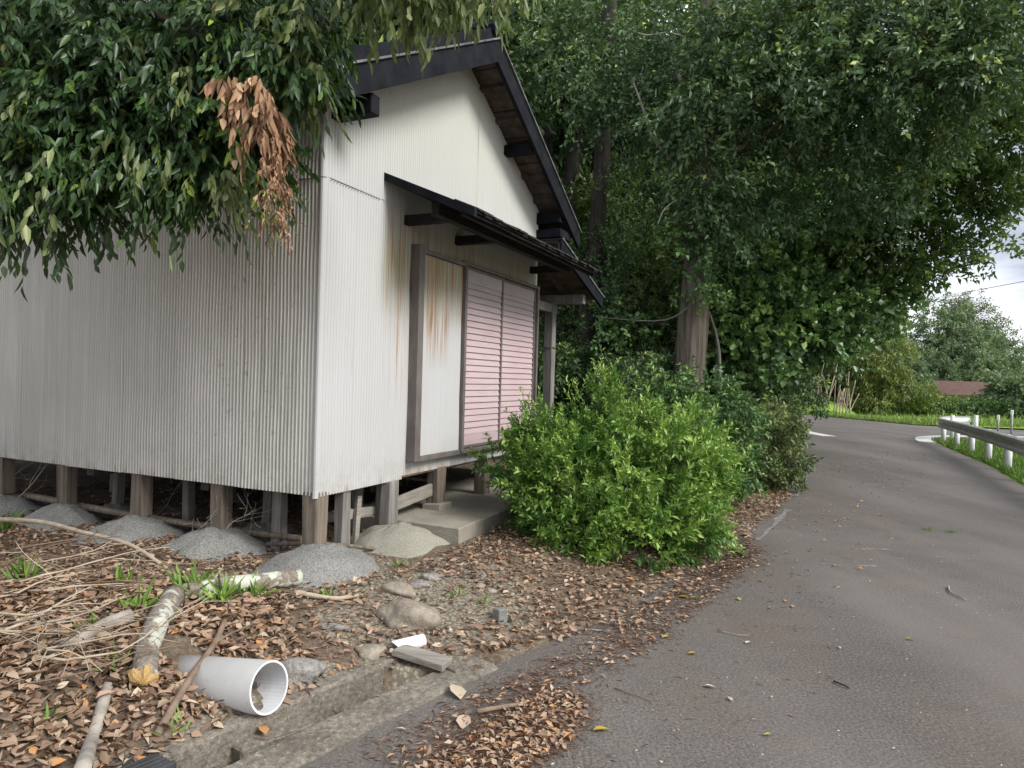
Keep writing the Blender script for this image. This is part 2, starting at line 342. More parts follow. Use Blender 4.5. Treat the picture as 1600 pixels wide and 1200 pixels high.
def unit(a_): return a_/np.maximum(np.linalg.norm(a_, axis=-1, keepdims=True), 1e-9)
def leaf_arrays(P, D, Nn, Ln, Wd, tint, fine=False, fold=.25, curl=.0):
    """leaf blades: base P, axis D, face normal Nn, length, width"""
    D = unit(D); S = unit(np.cross(Nn, D)); U_ = np.cross(D, S); n = len(P); Ln = Ln[:, None]; Wd = Wd[:, None]
    if not fine:
        mid = P+D*Ln*.45
        V = np.stack([P, mid-S*Wd*.5+U_*Wd*fold, P+D*Ln-U_*Ln*curl, mid+S*Wd*.5+U_*Wd*fold], 1).reshape(-1, 3)
        o = np.arange(n)[:, None]*4
        Q = np.concatenate([o+np.array([[0, 1, 2]]), o+np.array([[0, 2, 3]])], 0)
        return V, Q, np.repeat(tint, 4)
    pts = [P]
    for f_, wf in ((.3, .46), (.65, .36)):
        m_ = P+D*Ln*f_-U_*Ln*curl*f_*f_
        pts += [m_-S*Wd*wf+U_*Wd*fold*wf*2, m_, m_+S*Wd*wf+U_*Wd*fold*wf*2]
    pts.append(P+D*Ln-U_*Ln*curl)
    V = np.stack(pts, 1).reshape(-1, 3); o = np.arange(n)[:, None]*8
    T = [(0, 1, 2), (0, 2, 3), (1, 4, 5), (1, 5, 2), (2, 5, 6), (2, 6, 3), (4, 7, 5), (5, 7, 6)]
    return V, np.concatenate([o+np.array([q]) for q in T], 0), np.repeat(tint, 8)
def rand_unit(n): return unit(rng.normal(size=(n, 3)))
def sprays(C, Dr, k, twig, Lf, Wf, droop=.4, spread=.9, bt=None, tvar=.35, fine=False, fold=.25, curl=.1, upn=.6):
    """C sprays centre (n,3), Dr twig directions; k leaves each set along the twig"""
    n = len(C); Dr = unit(Dr); t_ = np.tile(np.linspace(.1, 1, k), (n, 1)); tw = twig*rng.uniform(.6, 1.25, (n, 1))
    Pp = C[:, None, :]+Dr[:, None, :]*(t_*tw)[..., None]; Pp[..., 2] -= droop*.5*tw*t_**2
    a_ = unit(np.cross(Dr, rand_unit(n))); b_ = np.cross(Dr, a_)
    ph = np.arange(k)[None, :]*2.4+rng.uniform(0, 6.3, (n, 1))+rng.normal(0, .3, (n, k))
    lat = a_[:, None, :]*np.cos(ph)[..., None]+b_[:, None, :]*np.sin(ph)[..., None]
    D = Dr[:, None, :]*(.75)+lat*spread+rng.normal(0, .15, (n, k, 3)); D[..., 2] -= droop
    D = unit(D).reshape(-1, 3); P = Pp.reshape(-1, 3)
    Nn = rng.normal(0, 1-upn*.6, (n*k, 3)); Nn[:, 2] += upn*1.6
    Ln = Lf*rng.uniform(.5, 1.32, n*k); Wd = Wf*rng.uniform(.65, 1.25, n*k)
    base = np.full(n, .45) if bt is None else bt
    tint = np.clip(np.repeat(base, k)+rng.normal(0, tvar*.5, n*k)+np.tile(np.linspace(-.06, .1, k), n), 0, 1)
    return leaf_arrays(P, D, Nn, Ln, Wd, tint, fine, fold, curl)
def merge(parts):
    V = []; Q = []; T = []; o = 0
    for v_, q_, t_ in parts: V.append(v_); Q.append(q_+o); T.append(t_); o += len(v_)
    return np.concatenate(V), np.concatenate(Q), np.concatenate(T)
def blob_points(c, r, n, inner=.45, lump=.22):
    d = rand_unit(n); ph = rng.uniform(0, 6.3, 6)
    lm = 1+lump*(np.sin(d[:, 0]*5+ph[0])*np.sin(d[:, 1]*4+ph[1])+.6*np.sin(d[:, 2]*7+ph[2]+d[:, 0]*3))
    rr = rng.uniform(inner**2, 1, n)**.5*lm
    return np.asarray(c)+d*np.asarray(r)*rr[:, None], d
def crown(name, blobs, mat, parent, k=9, twig=.4, Lf=.1, Wf=.05, droop=.35, fine=False, dens=1., out=.9, tvar=.35, spread=.9, upn=.6, curl=.1, bias=(0, 0, 0), inner=.45, bt0=.45, cl=6, crad=.16):
    ps = []
    for c, r, n in blobs:
        m_ = max(2, int(n*dens/cl)); n = m_*cl; C, d = blob_points(c, r, m_, inner)
        C = np.repeat(C, cl, 0)+rng.normal(0, crad, (n, 3)); d = np.repeat(d, cl, 0)
        Dr = d*out+rng.normal(0, .45, (n, 3))+np.asarray(bias); Dr[:, 2] += .05
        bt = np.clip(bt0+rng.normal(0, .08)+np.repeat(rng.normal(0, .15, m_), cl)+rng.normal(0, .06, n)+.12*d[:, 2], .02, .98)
        ps.append(sprays(C, Dr, k, twig, Lf, Wf, droop, spread, bt, tvar, fine, .25, curl, upn))
    V, Q, T = merge(ps); return link(name, npmesh(name, V, Q, T), mat, parent)
def limb(pts, r0, r1, b, n=8, jit=.06, seg=5):
    pts = [Vector(p) for p in pts]; P = []
    for i in range(len(pts)-1):          # Catmull-Rom
        p0, p1, p2, p3 = pts[max(i-1, 0)], pts[i], pts[i+1], pts[min(i+2, len(pts)-1)]
        for k in range(seg):
            u_ = k/seg; P.append(.5*((2*p1)+(p2-p0)*u_+(2*p0-5*p1+4*p2-p3)*u_*u_+(3*p1-p0-3*p2+p3)*u_**3))
    P.append(pts[-1]); m_ = len(P)
    b.tube(P, [r0+(r1-r0)*i/(m_-1) for i in range(m_)], n, True, jit)
    return P
def twiggy(b, p0, d, ln, r, lev, wob=.25, n=5, flat=0., kids=3):
    p = Vector(p0); d = Vector(d).normalized(); k = max(4, int(ln/.09)); k = min(k, 9); pts = [p.copy()]
    for i in range(k):
        d = (d+Vector((random.gauss(0, wob), random.gauss(0, wob), random.gauss(0, wob)*(1-flat)-d.z*flat*.4))).normalized(); p = p+d*(ln/k); pts.append(p.copy())
    b.tube(pts, [max(.0012, r*(1-.75*i/k)) for i in range(k+1)], n, True, .1)
    if lev > 0:
        for j in range(kids):
            i = random.randint(1, k-1); q = Vector((random.gauss(0, 1), random.gauss(0, 1), random.gauss(0, 1)*(1-flat)))
            twiggy(b, pts[i], (d*.8+q*.8), ln*random.uniform(.35, .6), max(.0015, r*.5), lev-1, wob, max(3, n-1), flat, kids)

# ------------------------------------------------------------------ setting: road, ground, gutter
KERB = np.array([(-9.4, -9), (-5.0, -3), (-2.62, .2), (-.82, 2.6), (-.28, 3.32), (.55, 4.2), (1.65, 5.75), (2.92, 8.0), (5.12, 12.19), (7.96, 18.6), (9.3, 22.2), (9.6, 28), (9.4, 36), (8.8, 60)])
RIGHT = np.array([(8.0, 60), (14.6, 60), (15.4, 40), (16.2, 33), (17.0, 28.6), (20.5, 27.4), (60, 28.5), (60, 23.2), (17.3, 22.5), (15.4, 22.2), (13.6, 21.5), (12.5, 20.2), (11.38, 17.83), (9.84, 14.16), (8.23, 10.94), (3.1, 0), (-1.1, -9)])
def smooth_line(P, it=2):
    P = [Vector((*p, 0)) for p in P]
    for _ in range(it):
        Q = [P[0]]
        for a_, b_ in zip(P[:-1], P[1:]): Q += [a_*.75+b_*.25, a_*.25+b_*.75]
        Q.append(P[-1]); P = Q
    return np.array([(p.x, p.y) for p in P])
KS = smooth_line(KERB)
def kerb_dist(x, y):     # signed distance to the kerb line, positive on the shed side ; also arclength
    best = np.full(x.shape, 1e9); sg = np.zeros(x.shape)
    for (ax, ay), (bx, by) in zip(KS[:-1], KS[1:]):
        dx, dy = bx-ax, by-ay; l2 = dx*dx+dy*dy
        t_ = np.clip(((x-ax)*dx+(y-ay)*dy)/l2, 0, 1); qx, qy = ax+t_*dx, ay+t_*dy
        d = np.hypot(x-qx, y-qy); s_ = np.sign(dx*(y-ay)-dy*(x-ax)); m_ = d < best
        best = np.where(m_, d, best); sg = np.where(m_, s_, sg)
    return best*sg
def fbm(x, y, s):
    return (np.sin(x*s+1.3*np.sin(y*s*.7))*np.cos(y*s*1.1+.8*np.sin(x*s*.9))+.5*np.sin(x*s*2.3+y*s*1.7)+.3*np.cos(x*s*4.1-y*s*3.7))/1.8
GY0, GY1 = -1., 3.42      # open stretch of the gutter
def height(x, y):
    x = np.asarray(x, float); y = np.asarray(y, float); d = kerb_dist(x, y)
    h = np.where(d > 0, .012+.115*np.clip((d-.3)/.7, 0, 1), -.035)
    near = np.clip((7.5-y)/2, 0, 1)
    h = h+np.where(d > .3, .022*fbm(x, y, 5)*np.clip((d-.3)/.5, 0, 1)*near, 0)
    h = h+np.where(d > .2, .22*np.exp(-(((x+2.5)/.75)**2+((y-3.1)/.95)**2)), 0)     # brush heap
    h = h+np.where(d > .2, .05*np.exp(-(((x+1.5)/.5)**2+((y-3.6)/.5)**2)), 0)
    g = (d > -.06) & (d < .44) & (y > GY0-.3) & (y < GY1+.03)
    h = np.where(g, -.32, h)
    h = np.where((d <= 0) & (x > 9), -.05, h)
    return h
xs = np.concatenate([np.linspace(-120, -6, 24), np.arange(-5.6, -3, .12), np.arange(-2.95, 2.4, .04), np.arange(2.5, 14, .5), np.linspace(14.5, 140, 32)])
ys = np.concatenate([np.linspace(-60, 0, 20), np.arange(.3, 2, .12), np.arange(2.02, 6.6, .04), np.arange(6.7, 30, .5), np.linspace(31, 200, 30)])
X, Y = np.meshgrid(xs, ys); Z = height(X, Y); nx = len(xs); ny = len(ys)
D = kerb_dist(X, Y)
zone = np.zeros(X.shape)
zone = np.where((np.hypot(X+.55, (Y-4.35)*.9) < .75+.15*fbm(X, Y, 6)) | ((D > .3) & (D < .72) & (Y < 3.4) & (X > -1.25)), .45, zone)      # gravelly patch
zone = np.where((D < 0) & (X > 7.5) & (Y > 5), .9, zone)
zone = np.where((Y > 30) & (X > 12), .9, zone)
i = np.arange(nx*ny).reshape(ny, nx)
Q = np.stack([i[:-1, :-1], i[:-1, 1:], i[1:, 1:], i[1:, :-1]], -1).reshape(-1, 4)
gr = link('ground', npmesh('ground', np.stack([X, Y, Z], -1).reshape(-1, 3), Q, zone.ravel(), True, 'zone'), M['ground']); tag(gr, kind='structure')
def hz(x, y): return float(height(np.array([x]), np.array([y]))[0])

import bmesh
def sheet(name, loop, z, mat, skirt=0, kind='structure'):
    bm = bmesh.new(); vs = [bm.verts.new((p[0], p[1], z)) for p in loop]; f = bm.faces.new(vs)
    if f.normal.z < 0: f.normal_flip()
    bm.normal_update()
    if f.normal.z < 0: f.normal_flip()
    if skirt:
        es = list(bm.edges); r_ = bmesh.ops.extrude_edge_only(bm, edges=es)
        bmesh.ops.translate(bm, verts=[g for g in r_['geom'] if isinstance(g, bmesh.types.BMVert)], vec=(0, 0, -skirt))
    bmesh.ops.triangulate(bm, faces=bm.faces[:])
    me = bpy.data.meshes.new(name); bm.to_mesh(me); bm.free(); return tag(link(name, me, mat), kind=kind)
sheet('road', [tuple(p) for p in KS]+[tuple(p) for p in RIGHT], 0, M['asphalt'], .06)
def strip(name, pts, wd, z, mat, jag=0):
    pts = smooth_line(np.array(pts), 2); b = MB(); L_ = []; R_ = []
    for k, p in enumerate(pts):
        d = pts[min(k+1, len(pts)-1)]-pts[max(k-1, 0)]; d = d/np.linalg.norm(d); n_ = np.array([-d[1], d[0]])
        w1 = wd/2+random.uniform(-jag, jag); w2 = wd/2+random.uniform(-jag, jag)
        L_.append((*(p+n_*w1), z)); R_.append((*(p-n_*w2), z))
    m_ = len(pts); b.add(L_+R_, [(m_+k, m_+k+1, k+1, k) for k in range(m_-1)]); return tag(b.build(name, mat), kind='structure')
strip('road_marking', [(9.75, 20.9), (9.72, 22.2), (9.95, 24.5), (10.0, 28), (9.9, 36)], .45, .004, M['paint'])
strip('road_marking', [(11.95, 19.6), (12.35, 20.5), (13.2, 21.9), (15.2, 22.85), (18, 23.1), (30, 23.5), (58, 23.9)], .42, .004, M['paint'])
strip('road_marking', [(2.42, 6.6), (2.85, 7.35), (3.4, 8.3)], .05, .004, M['oldpaint'], .025)
strip('road_marking', [(3.9, 9.3), (4.6, 10.7), (5.2, 11.9)], .05, .004, M['oldpaint'], .025)
for px, py, ln, wd in ((1357, 885, .16, .045), (1372, 859, .22, .04), (1330, 872, .09, .03), (1407, 874, .08, .03), (1290, 882, .09, .025)):
    p = gnd(px, py); strip('paint_splash', [(p.x-ln/2, p.y), (p.x, p.y+.01), (p.x+ln/2, p.y+.02)], wd, .003, M['oldpaint'], .014)

# gutter: kerb strip, channel, bank wall, swept along the kerb
def sweep_profile(name, prof, y0, y1, mat, jit=.004, close=True):
    pts = KS[(KS[:, 1] > y0-2.5) & (KS[:, 1] < y1+2.5)]; P = []
    seg = np.linalg.norm(np.diff(pts, axis=0), axis=1); s_ = np.concatenate([[0], np.cumsum(seg)])
    for q in np.arange(0, s_[-1], .09):
        x = np.interp(q, s_, pts[:, 0]); y = np.interp(q, s_, pts[:, 1])
        if y0 <= y <= y1: P.append((x, y))
    P = np.array(P); V = []; n = len(prof)
    for k, p in enumerate(P):
        d = P[min(k+1, len(P)-1)]-P[max(k-1, 0)]; d /= np.linalg.norm(d); nn = np.array([-d[1], d[0]])
        for a_, z_ in prof: V.append((*(p+nn*(a_+random.uniform(-jit, jit))), z_+random.uniform(-jit, jit)))
    b = MB(); fs = []
    for k in range(len(P)-1):
        for j in range(n if close else n-1): fs.append((k*n+j, k*n+(j+1) % n, (k+1)*n+(j+1) % n, (k+1)*n+j))
    fs += [tuple(range(n))[::-1], tuple((len(P)-1)*n+j for j in range(n))]
    b.add(V, fs); return tag(b.build(name, mat), kind='structure')
sweep_profile('gutter_kerb', [(-.05, -.3), (-.05, .006), (.0, .012), (.145, .014), (.16, .003), (.165, -.3)], -1.2, 3.6, M['gutter'])
sweep_profile('gutter_floor', [(.155, -.31), (.155, -.20), (.37, -.18), (.37, -.31)], -1.2, 3.5, M['gutter'])
sweep_profile('gutter_wall', [(.36, -.31), (.355, .02), (.37, .035), (.47, .045), (.56, .03), (.56, -.3)], -1.2, 3.47, M['gutter'])
b = MB(); a0 = None
pp = gnd(660, 1047); b.box((pp.x+.0, pp.y+.13, -.13), (.5, .06, .3), Matrix.Rotation(R(-38), 3, 'Z'), .01); tag(b.build('gutter_end_wall', M['gutter']), kind='structure')
b = MB(); q = gnd(425, 1150, -.04); b.box((q.x-.05, q.y+.07, -.13), (.34, .22, .18), Matrix.Rotation(R(50), 3, 'Z'), .012); tag(b.build('gutter_infill', M['gutter']), kind='structure')
sheet('rice_field', [(17.4, 29.0), (21, 28.2), (80, 29.5), (80, 80), (16.4, 80), (16.3, 42), (16.6, 34)], .02, M['rice'])

# ------------------------------------------------------------------ the shed
A = R(24.6); K = Vector((-1.374, 4.85, 0))
house = empty('corrugated_shed', K, math.pi/2-A)
tag(house, 'old white corrugated metal shed raised on wooden stilts with pink louvred shutters', 'shed')
HM = Matrix.Translation(K) @ Matrix.Rotation(math.pi/2-A, 4, 'Z')
def hw(u_, v_, z_): return HM @ Vector((u_, v_, z_))
UR, ZR, SL, WID, DEP = 1.95, 4.60, .535, 3.9, 7.5
roofz = lambda u_: ZR-SL*abs(u_-UR)
PIT, AMP = .0335, .0085
def corr(name, side, a0, a1, z0, z1, off, mat, rows=7):
    """corrugated sheet; side 'g' gable (faces -y), 'l' long wall (faces -x)"""
    n = max(6, int((a1-a0)/PIT*6)); a_ = np.linspace(a0, a1, n+1)
    top = np.array([z1(q) for q in a_]) if callable(z1) else np.full(n+1, z1)
    tt = np.linspace(0, 1, rows+1)[:, None]; Zg = z0+tt*(top[None, :]-z0)
    warp = .008*fbm(a_[None, :]*1.0+off*50, Zg*1.0, 2.2)+.0015*np.sin(Zg*9+a_[None, :]*3)
    O = off+AMP*np.sin(2*np.pi*a_/PIT)[None, :]+warp; Ag = np.broadcast_to(a_, O.shape)
    V = np.stack([Ag, -O, Zg] if side == 'g' else [-O, Ag, Zg], -1).reshape(-1, 3)
    i_ = np.arange((rows+1)*(n+1)).reshape(rows+1, n+1)
    q = np.stack([i_[:-1, :-1], i_[:-1, 1:], i_[1:, 1:], i_[1:, :-1]], -1).reshape(-1, 4)
    if side == 'l': q = q[:, ::-1]
    return link(name, npmesh(name, V, q, None, True), mat, house)
BASE = .63; SEAM = 2.93
# long side wall
e = np.arange(0.0, DEP+.3, .68)
for k in range(len(e)-1):
    a1 = min(e[k+1]+.03, DEP)
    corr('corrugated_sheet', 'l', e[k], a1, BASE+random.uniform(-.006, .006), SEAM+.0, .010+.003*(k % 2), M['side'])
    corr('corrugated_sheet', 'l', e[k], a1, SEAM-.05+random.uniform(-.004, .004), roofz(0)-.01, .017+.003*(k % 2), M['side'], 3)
# gable wall
for k, (a_, b_) in enumerate(((0, .36), (.36, 1.04), (1.03, 1.75), (1.74, 2.45), (2.44, 3.15), (3.14, 3.9))):
    corr('corrugated_sheet', 'g', a_, b_+.02 if b_ < 3.9 else 3.9, BASE-.012 if k < 2 else BASE+.012, SEAM, .010+.003*(k % 2)+(.006 if k < 2 else 0), M['gable'])
for k, (a_, b_) in enumerate(((0, .68), (.66, 1.34), (1.32, 2.3), (2.28, 2.95), (2.93, 3.9))):
    corr('corrugated_sheet', 'g', a_, b_, SEAM-.04, lambda q: roofz(q)-.005, .019+.003*(k % 2), M['gable'], 5)
part('corner_trim', M['gable'], house, lambda b: (b.tube([(-.004, -.004, .61), (-.006, -.005, 2.9)], .021, 10), b.tube([(-.008, -.008, 2.88), (-.008, -.008, 3.5)], .024, 10)))
part('seam_edge', M['seam'], house, lambda b: (b.box((.34, -.0275, SEAM-.044), (.6, .004, .005)), b.box((-.0255, 3.7, SEAM-.054), (.004, 7.3, .005))))
# inner shell so that no light leaks through
part('back_wall', M['darkwood'], house, lambda b: (b.box((1.95, DEP-.03, 2.1), (3.9, .03, 2.9)), b.box((3.87, 3.75, 2.05), (.03, 7.4, 2.85))))
part('floor_deck', M['darkwood'], house, lambda b: b.box((1.95, 3.75, .70), (3.8, 7.4, .04)))
part('sill_beam', M['brownwood'], house, lambda b: (b.bar((.06, .05, .645), (.06, 7.4, .645), .1, .05), b.bar((.12, .06, .645), (3.8, .06, .645), .1, .05)))
for vv in (1.2, 2.6, 4.2, 5.8): part('floor_joist', M['darkwood'], house, lambda b: b.bar((.1, vv, .6), (3.8, vv, .6), .09, .12))
# main roof
OV = .36
def slope_box(b, u0, u1, v0, v1, zo, th, mi=0):
    """slab following one roof slope between u0 and u1, lower face zo above the soffit line"""
    z0, z1 = roofz(u0)+zo, roofz(u1)+zo
    b.add([(u0, v0, z0), (u1, v0, z1), (u1, v1, z1), (u0, v1, z0), (u0, v0, z0+th), (u1, v0, z1+th), (u1, v1, z1+th), (u0, v1, z0+th)],
          [(0, 3, 2, 1), (4, 5, 6, 7), (0, 1, 5, 4), (1, 2, 6, 5), (2, 3, 7, 6), (3, 0, 4, 7)], mi)
UE0, UE1 = -.36, 4.38
b = MB()
for (u0, u1) in ((UE0, UR), (UR, UE1)): slope_box(b, u0, u1, -OV+.02, DEP+.3, .03, .05)
roof = b.build('roof', M['black'], house)
for (u0, u1, s_) in ((UE0-.03, UR, 1), (UR, UE1+.03, 1)):
    part('roof_covering', M['edge'], roof, lambda b: slope_box(b, u0, u1, -OV-.045, DEP+.35, .082, .018))
    part('barge_board', M['black'], roof, lambda b: slope_box(b, u0+(.02 if u0 < 0 else 0), u1-(.02 if u1 > 4 else 0), -OV-.025, -OV+.015, -.13, .21))
    part('verge_cap', M['black'], roof, lambda b: slope_box(b, u0+(.25 if u0 < 0 else 0), u1-(.0 if u1 < 4 else .1), -OV+.03, DEP+.3, .104, .10))
part('ridge_cap', M['black'], roof, lambda b: b.tube([(UR, -OV-.01, ZR+.20), (UR, DEP+.3, ZR+.20)], .075, 8))
k = 0; uu = UR+.05
while uu < UE1-.05:                       # sheathing boards under the right-hand verge
    wd = random.uniform(.12, .18); u1 = min(uu+wd, UE1)
    part('soffit_board', M['soffit'], roof, lambda b: slope_box(b, uu, u1-.012, -OV+.02, .02, random.uniform(-.004, .012), .016)); uu = u1
uu = UE0+.04
while uu < UR-.05:
    wd = random.uniform(.12, .18); u1 = min(uu+wd, UR-.02)
    part('soffit_board', M['soffit'], roof, lambda b: slope_box(b, uu, u1-.012, -OV+.02, .02, random.uniform(-.004, .012), .016)); uu = u1
for uu in np.arange(UR+.32, UE1-.1, .36):
    part('soffit_batten', M['soffit'], roof, lambda b: slope_box(b, uu, uu+.035, -OV+.02, .0, -.04, .035))
for uu, zo, hh in ((2.93, -.10, .11), (3.88, -.12, .13), (1.95, -.02, .12)):
    part('purlin_end', M['black'], roof, lambda b: b.box((uu, -.16, roofz(uu)+zo), (.10, .34, hh)))
part('purlin_end', M['black'], roof, lambda b: b.box((.11, -.175, 3.385), (.10, .36, .14)))
part('eave_box', M['black'], roof, lambda b: (b.box((4.02, -.17, 3.26), (.36, .34, .10)),  b.box((4.05, -.15, 3.10), (.34, .30, .09))))
for vv in np.arange(.3, 7.4, .45): part('rafter', M['soffit'], roof, lambda b: slope_box(b, UE0+.02, .02, vv, vv+.05, -.07, .07))
# lean-to porch roof at the far end
pz = lambda u_: 3.12-.29*(u_-3.95)
def pslab(b, u0, u1, v0, v1, zo, th):
    z0, z1 = pz(u0)+zo, pz(u1)+zo
    b.add([(u0, v0, z0), (u1, v0, z1), (u1, v1, z1), (u0, v1, z0), (u0, v0, z0+th), (u1, v0, z1+th), (u1, v1, z1+th), (u0, v1, z0+th)],
          [(0, 3, 2, 1), (4, 5, 6, 7), (0, 1, 5, 4), (1, 2, 6, 5), (2, 3, 7, 6), (3, 0, 4, 7)])
porch = part('porch_roof', M['soffit'], house, lambda b: pslab(b, 3.92, 5.62, -.28, 7.4, .02, .04))
part('porch_covering', M['edge'], porch, lambda b: pslab(b, 3.92, 5.68, -.34, 7.4, .07, .02))
part('barge_board', M['black'], porch, lambda b: pslab(b, 3.92, 5.64, -.325, -.285, -.08, .15))
for vv in np.arange(.1, 7, .5): part('rafter', M['soffit'], porch, lambda b: pslab(b, 3.95, 5.6, vv, vv+.05, -.05, .065))
part('porch_beam', M['greywood'], porch, lambda b: b.bar((5.2, -.2, 2.62), (5.2, 7, 2.62), .10, .13))
part('tie_beam', M['greywood'], porch, lambda b: b.bar((3.9, .3, 2.50), (5.35, .3, 2.50), .09, .12))
part('porch_post', M['greywood'], house, lambda b: b.box((5.2, .3, 1.35), (.13, .13, 2.46), None, .006))
part('wire_tie', M['seam'], house, lambda b: b.tube([(5.2+.085*math.cos(q), .3+.085*math.sin(q), 1.95) for q in np.linspace(0, 6.28, 13)], .008, 5))
part('porch_post', M['greywood'], house, lambda b: b.box((5.2, 3.6, 1.35), (.13, .13, 2.46), None, .006))
part('porch_floor', M['greywood'], house, lambda b: b.box((4.55, 3.6, .6), (1.2, 7, .05)))
# canopy over the shutters
CU0, CU1, CO = .72, 3.85, .84
cz = lambda o_: 3.11-.42*o_
def cslab(b, u0, u1, o0, o1, zo, th):
    z0, z1 = cz(o0)+zo, cz(o1)+zo
    b.add([(u0, -o0, z0), (u1, -o0, z0), (u1, -o1, z1), (u0, -o1, z1), (u0, -o0, z0+th), (u1, -o0, z0+th), (u1, -o1, z1+th), (u0, -o1, z1+th)],
          [(0, 1, 2, 3), (4, 7, 6, 5), (0, 4, 5, 1), (1, 5, 6, 2), (2, 6, 7, 3), (3, 7, 4, 0)])
canopy = part('canopy', M['black'], house, lambda b: cslab(b, CU0, CU1, .02, CO, -.018, .02))
uu = CU0
while uu < CU1-.02:
    u1 = min(uu+random.uniform(.13, .2), CU1); part('canopy_board', M['canopywood'], canopy, lambda b: cslab(b, uu, u1-.006, .03, CO-.02, -.045+random.uniform(-.004, .004), .022)); uu = u1
part('verge_board', M['black'], canopy, lambda b: cslab(b, CU0-.035, CU0+.005, .02, CO+.01, -.05, .062))
part('verge_board', M['black'], canopy, lambda b: cslab(b, CU1, CU1+.03, .02, CO+.01, -.05, .06))
part('eave_batten', M['canopywood'], canopy, lambda b: b.bar((CU0, -CO+.10, cz(CO-.1)-.062), (CU1, -CO+.10, cz(CO-.1)-.062), .035, .035))
uu = CU0+.02; k = 0
while uu < CU1-.03:                        # ragged bark shingles along the drip edge
    wd = random.uniform(.05, .11); ln = random.uniform(.10, .22)
    part('shingle', M['bark_shingle'], canopy, lambda b: cslab(b, uu, min(uu+wd, CU1), CO-ln, CO+random.uniform(.0, .03), .004+random.uniform(0, .008), random.uniform(.010, .018))); uu += wd*.93
part('canopy_purlin', M['canopywood'], canopy, lambda b: b.bar((CU0+.08, -.44, cz(.44)-.105), (CU1, -.44, cz(.44)-.105), .075, .11))
for uu in (1.03, 1.91, 3.72):
    part('bracket_arm', M['canopywood'], canopy, lambda b: b.box((uu, -.22, 2.80), (.075, .42, .08)))
part('bracket_block', M['canopywood'], canopy, lambda b: b.box((1.03, -.33, 2.885), (.06, .07, .10)))
# shutter set
GO = .03
part('shutter_frame', M['frame'], house, lambda b: b.box((1.155, -.065, 1.69), (.085, .10, 1.86)))
part('shutter_frame', M['frame'], house, lambda b: b.box((1.56, -.085, 2.575), (.74, .05, .035)))
part('shutter_frame', M['frame'], house, lambda b: b.box((2.90, -.055, 2.60), (1.92, .06, .035)))
part('shutter_frame', M['frame'], house, lambda b: b.box((2.52, -.06, .775), (2.66, .07, .04)))
part('shutter_frame', M['frame'], house, lambda b: b.box((1.955, -.07, 1.68), (.04, .09, 1.80)))
part('shutter_frame', M['frame'], house, lambda b: b.box((3.84, -.05, 1.69), (.04, .06, 1.86)))
corr('pocket_panel', 'g', 1.205, 1.93, .80, 2.555, .075, M['gable'])
slat_me = None
for k, (u0, u1, o_) in enumerate(((1.98, 2.88, .048), (2.88, 3.815, .034))):
    sh = part('shutter', M['frame'], house, lambda b: (b.box((u0+.015, -o_, 1.69), (.03, .035, 1.78)), b.box((u1-.015, -o_, 1.69), (.03, .035, 1.78)),
        b.box(((u0+u1)/2, -o_, 2.565), (u1-u0-.062, .033, .025)), b.box(((u0+u1)/2, -o_, .815), (u1-u0-.062, .033, .025)), b.box(((u0+u1)/2, -o_+.012, 1.69), (u1-u0-.06, .004, 1.74))))
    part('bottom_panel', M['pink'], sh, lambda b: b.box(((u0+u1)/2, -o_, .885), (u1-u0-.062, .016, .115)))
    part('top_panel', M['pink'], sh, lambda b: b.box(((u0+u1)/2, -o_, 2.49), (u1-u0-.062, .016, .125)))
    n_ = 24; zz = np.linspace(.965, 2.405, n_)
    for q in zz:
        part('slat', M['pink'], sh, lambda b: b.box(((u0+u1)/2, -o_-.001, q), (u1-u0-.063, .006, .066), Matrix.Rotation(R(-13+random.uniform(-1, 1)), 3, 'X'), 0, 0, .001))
# stilts
def stilt(u_, v_, wx, wy, zb, zt, mat, lean=0): part('stilt', mat, house, lambda b: b.box((u_, v_, (zb+zt)/2), (wx, wy, zt-zb), Matrix.Rotation(R(lean), 3, 'Y'), .008))
stilt(.06, .05, .13, .13, .26, .65, M['brownwood'])
for v_ in (.97, 1.87, 2.84, 3.76, 4.7, 5.7, 6.7): stilt(.06, v_, .11, .13, .27, .65, M['brownwood'])
stilt(.36, .04, .10, .085, .16, .66, M['greywood']); stilt(.90, -.01, .12, .10, .26, .62, M['greywood'], 1); stilt(.93, .08, .09, .08, .2, .66, M['greywood'])
stilt(1.74, .04, .15, .13, .30, .66, M['brownwood']); stilt(2.7, .05, .13, .12, .2, .66, M['brownwood']); stilt(3.75, .05, .13, .12, .15, .66, M['brownwood'])
for u_, v_ in ((.25, .55), (1.15, .5), (.7, 1.1), (.55, 1.9), (1.9, 1.2), (1.5, 2.4), (.6, 2.9), (2.8, 1.5), (3.75, 2), (2.6, 3.2), (1.2, 3.8), (3.75, 4)): stilt(u_, v_, .08, .08, .1, .68, M['greywood'], random.uniform(-4, 4))
part('floor_rail', M['plank'], house, lambda b: b.bar((.97, .045, .39), (1.67, .05, .44), .025, .11, .004))
part('floor_rail', M['plank'], house, lambda b: b.bar((.30, .18, .40), (.92, .12, .36), .025, .08, .004))
part('floor_rail', M['plank'], house, lambda b: b.bar((.60, .10, .16), (.66, .12, .52), .05, .035, .004))
part('footing_stone', M['slab'], house, lambda b: b.box((1.74, .03, .245), (.22, .2, .13), None, .012))
part('ground_pole', M['brownwood'], house, lambda b: limb([(.16, 3.6, .26), (.14, 1.9, .24), (.22, .3, .24)], .03, .026, b))

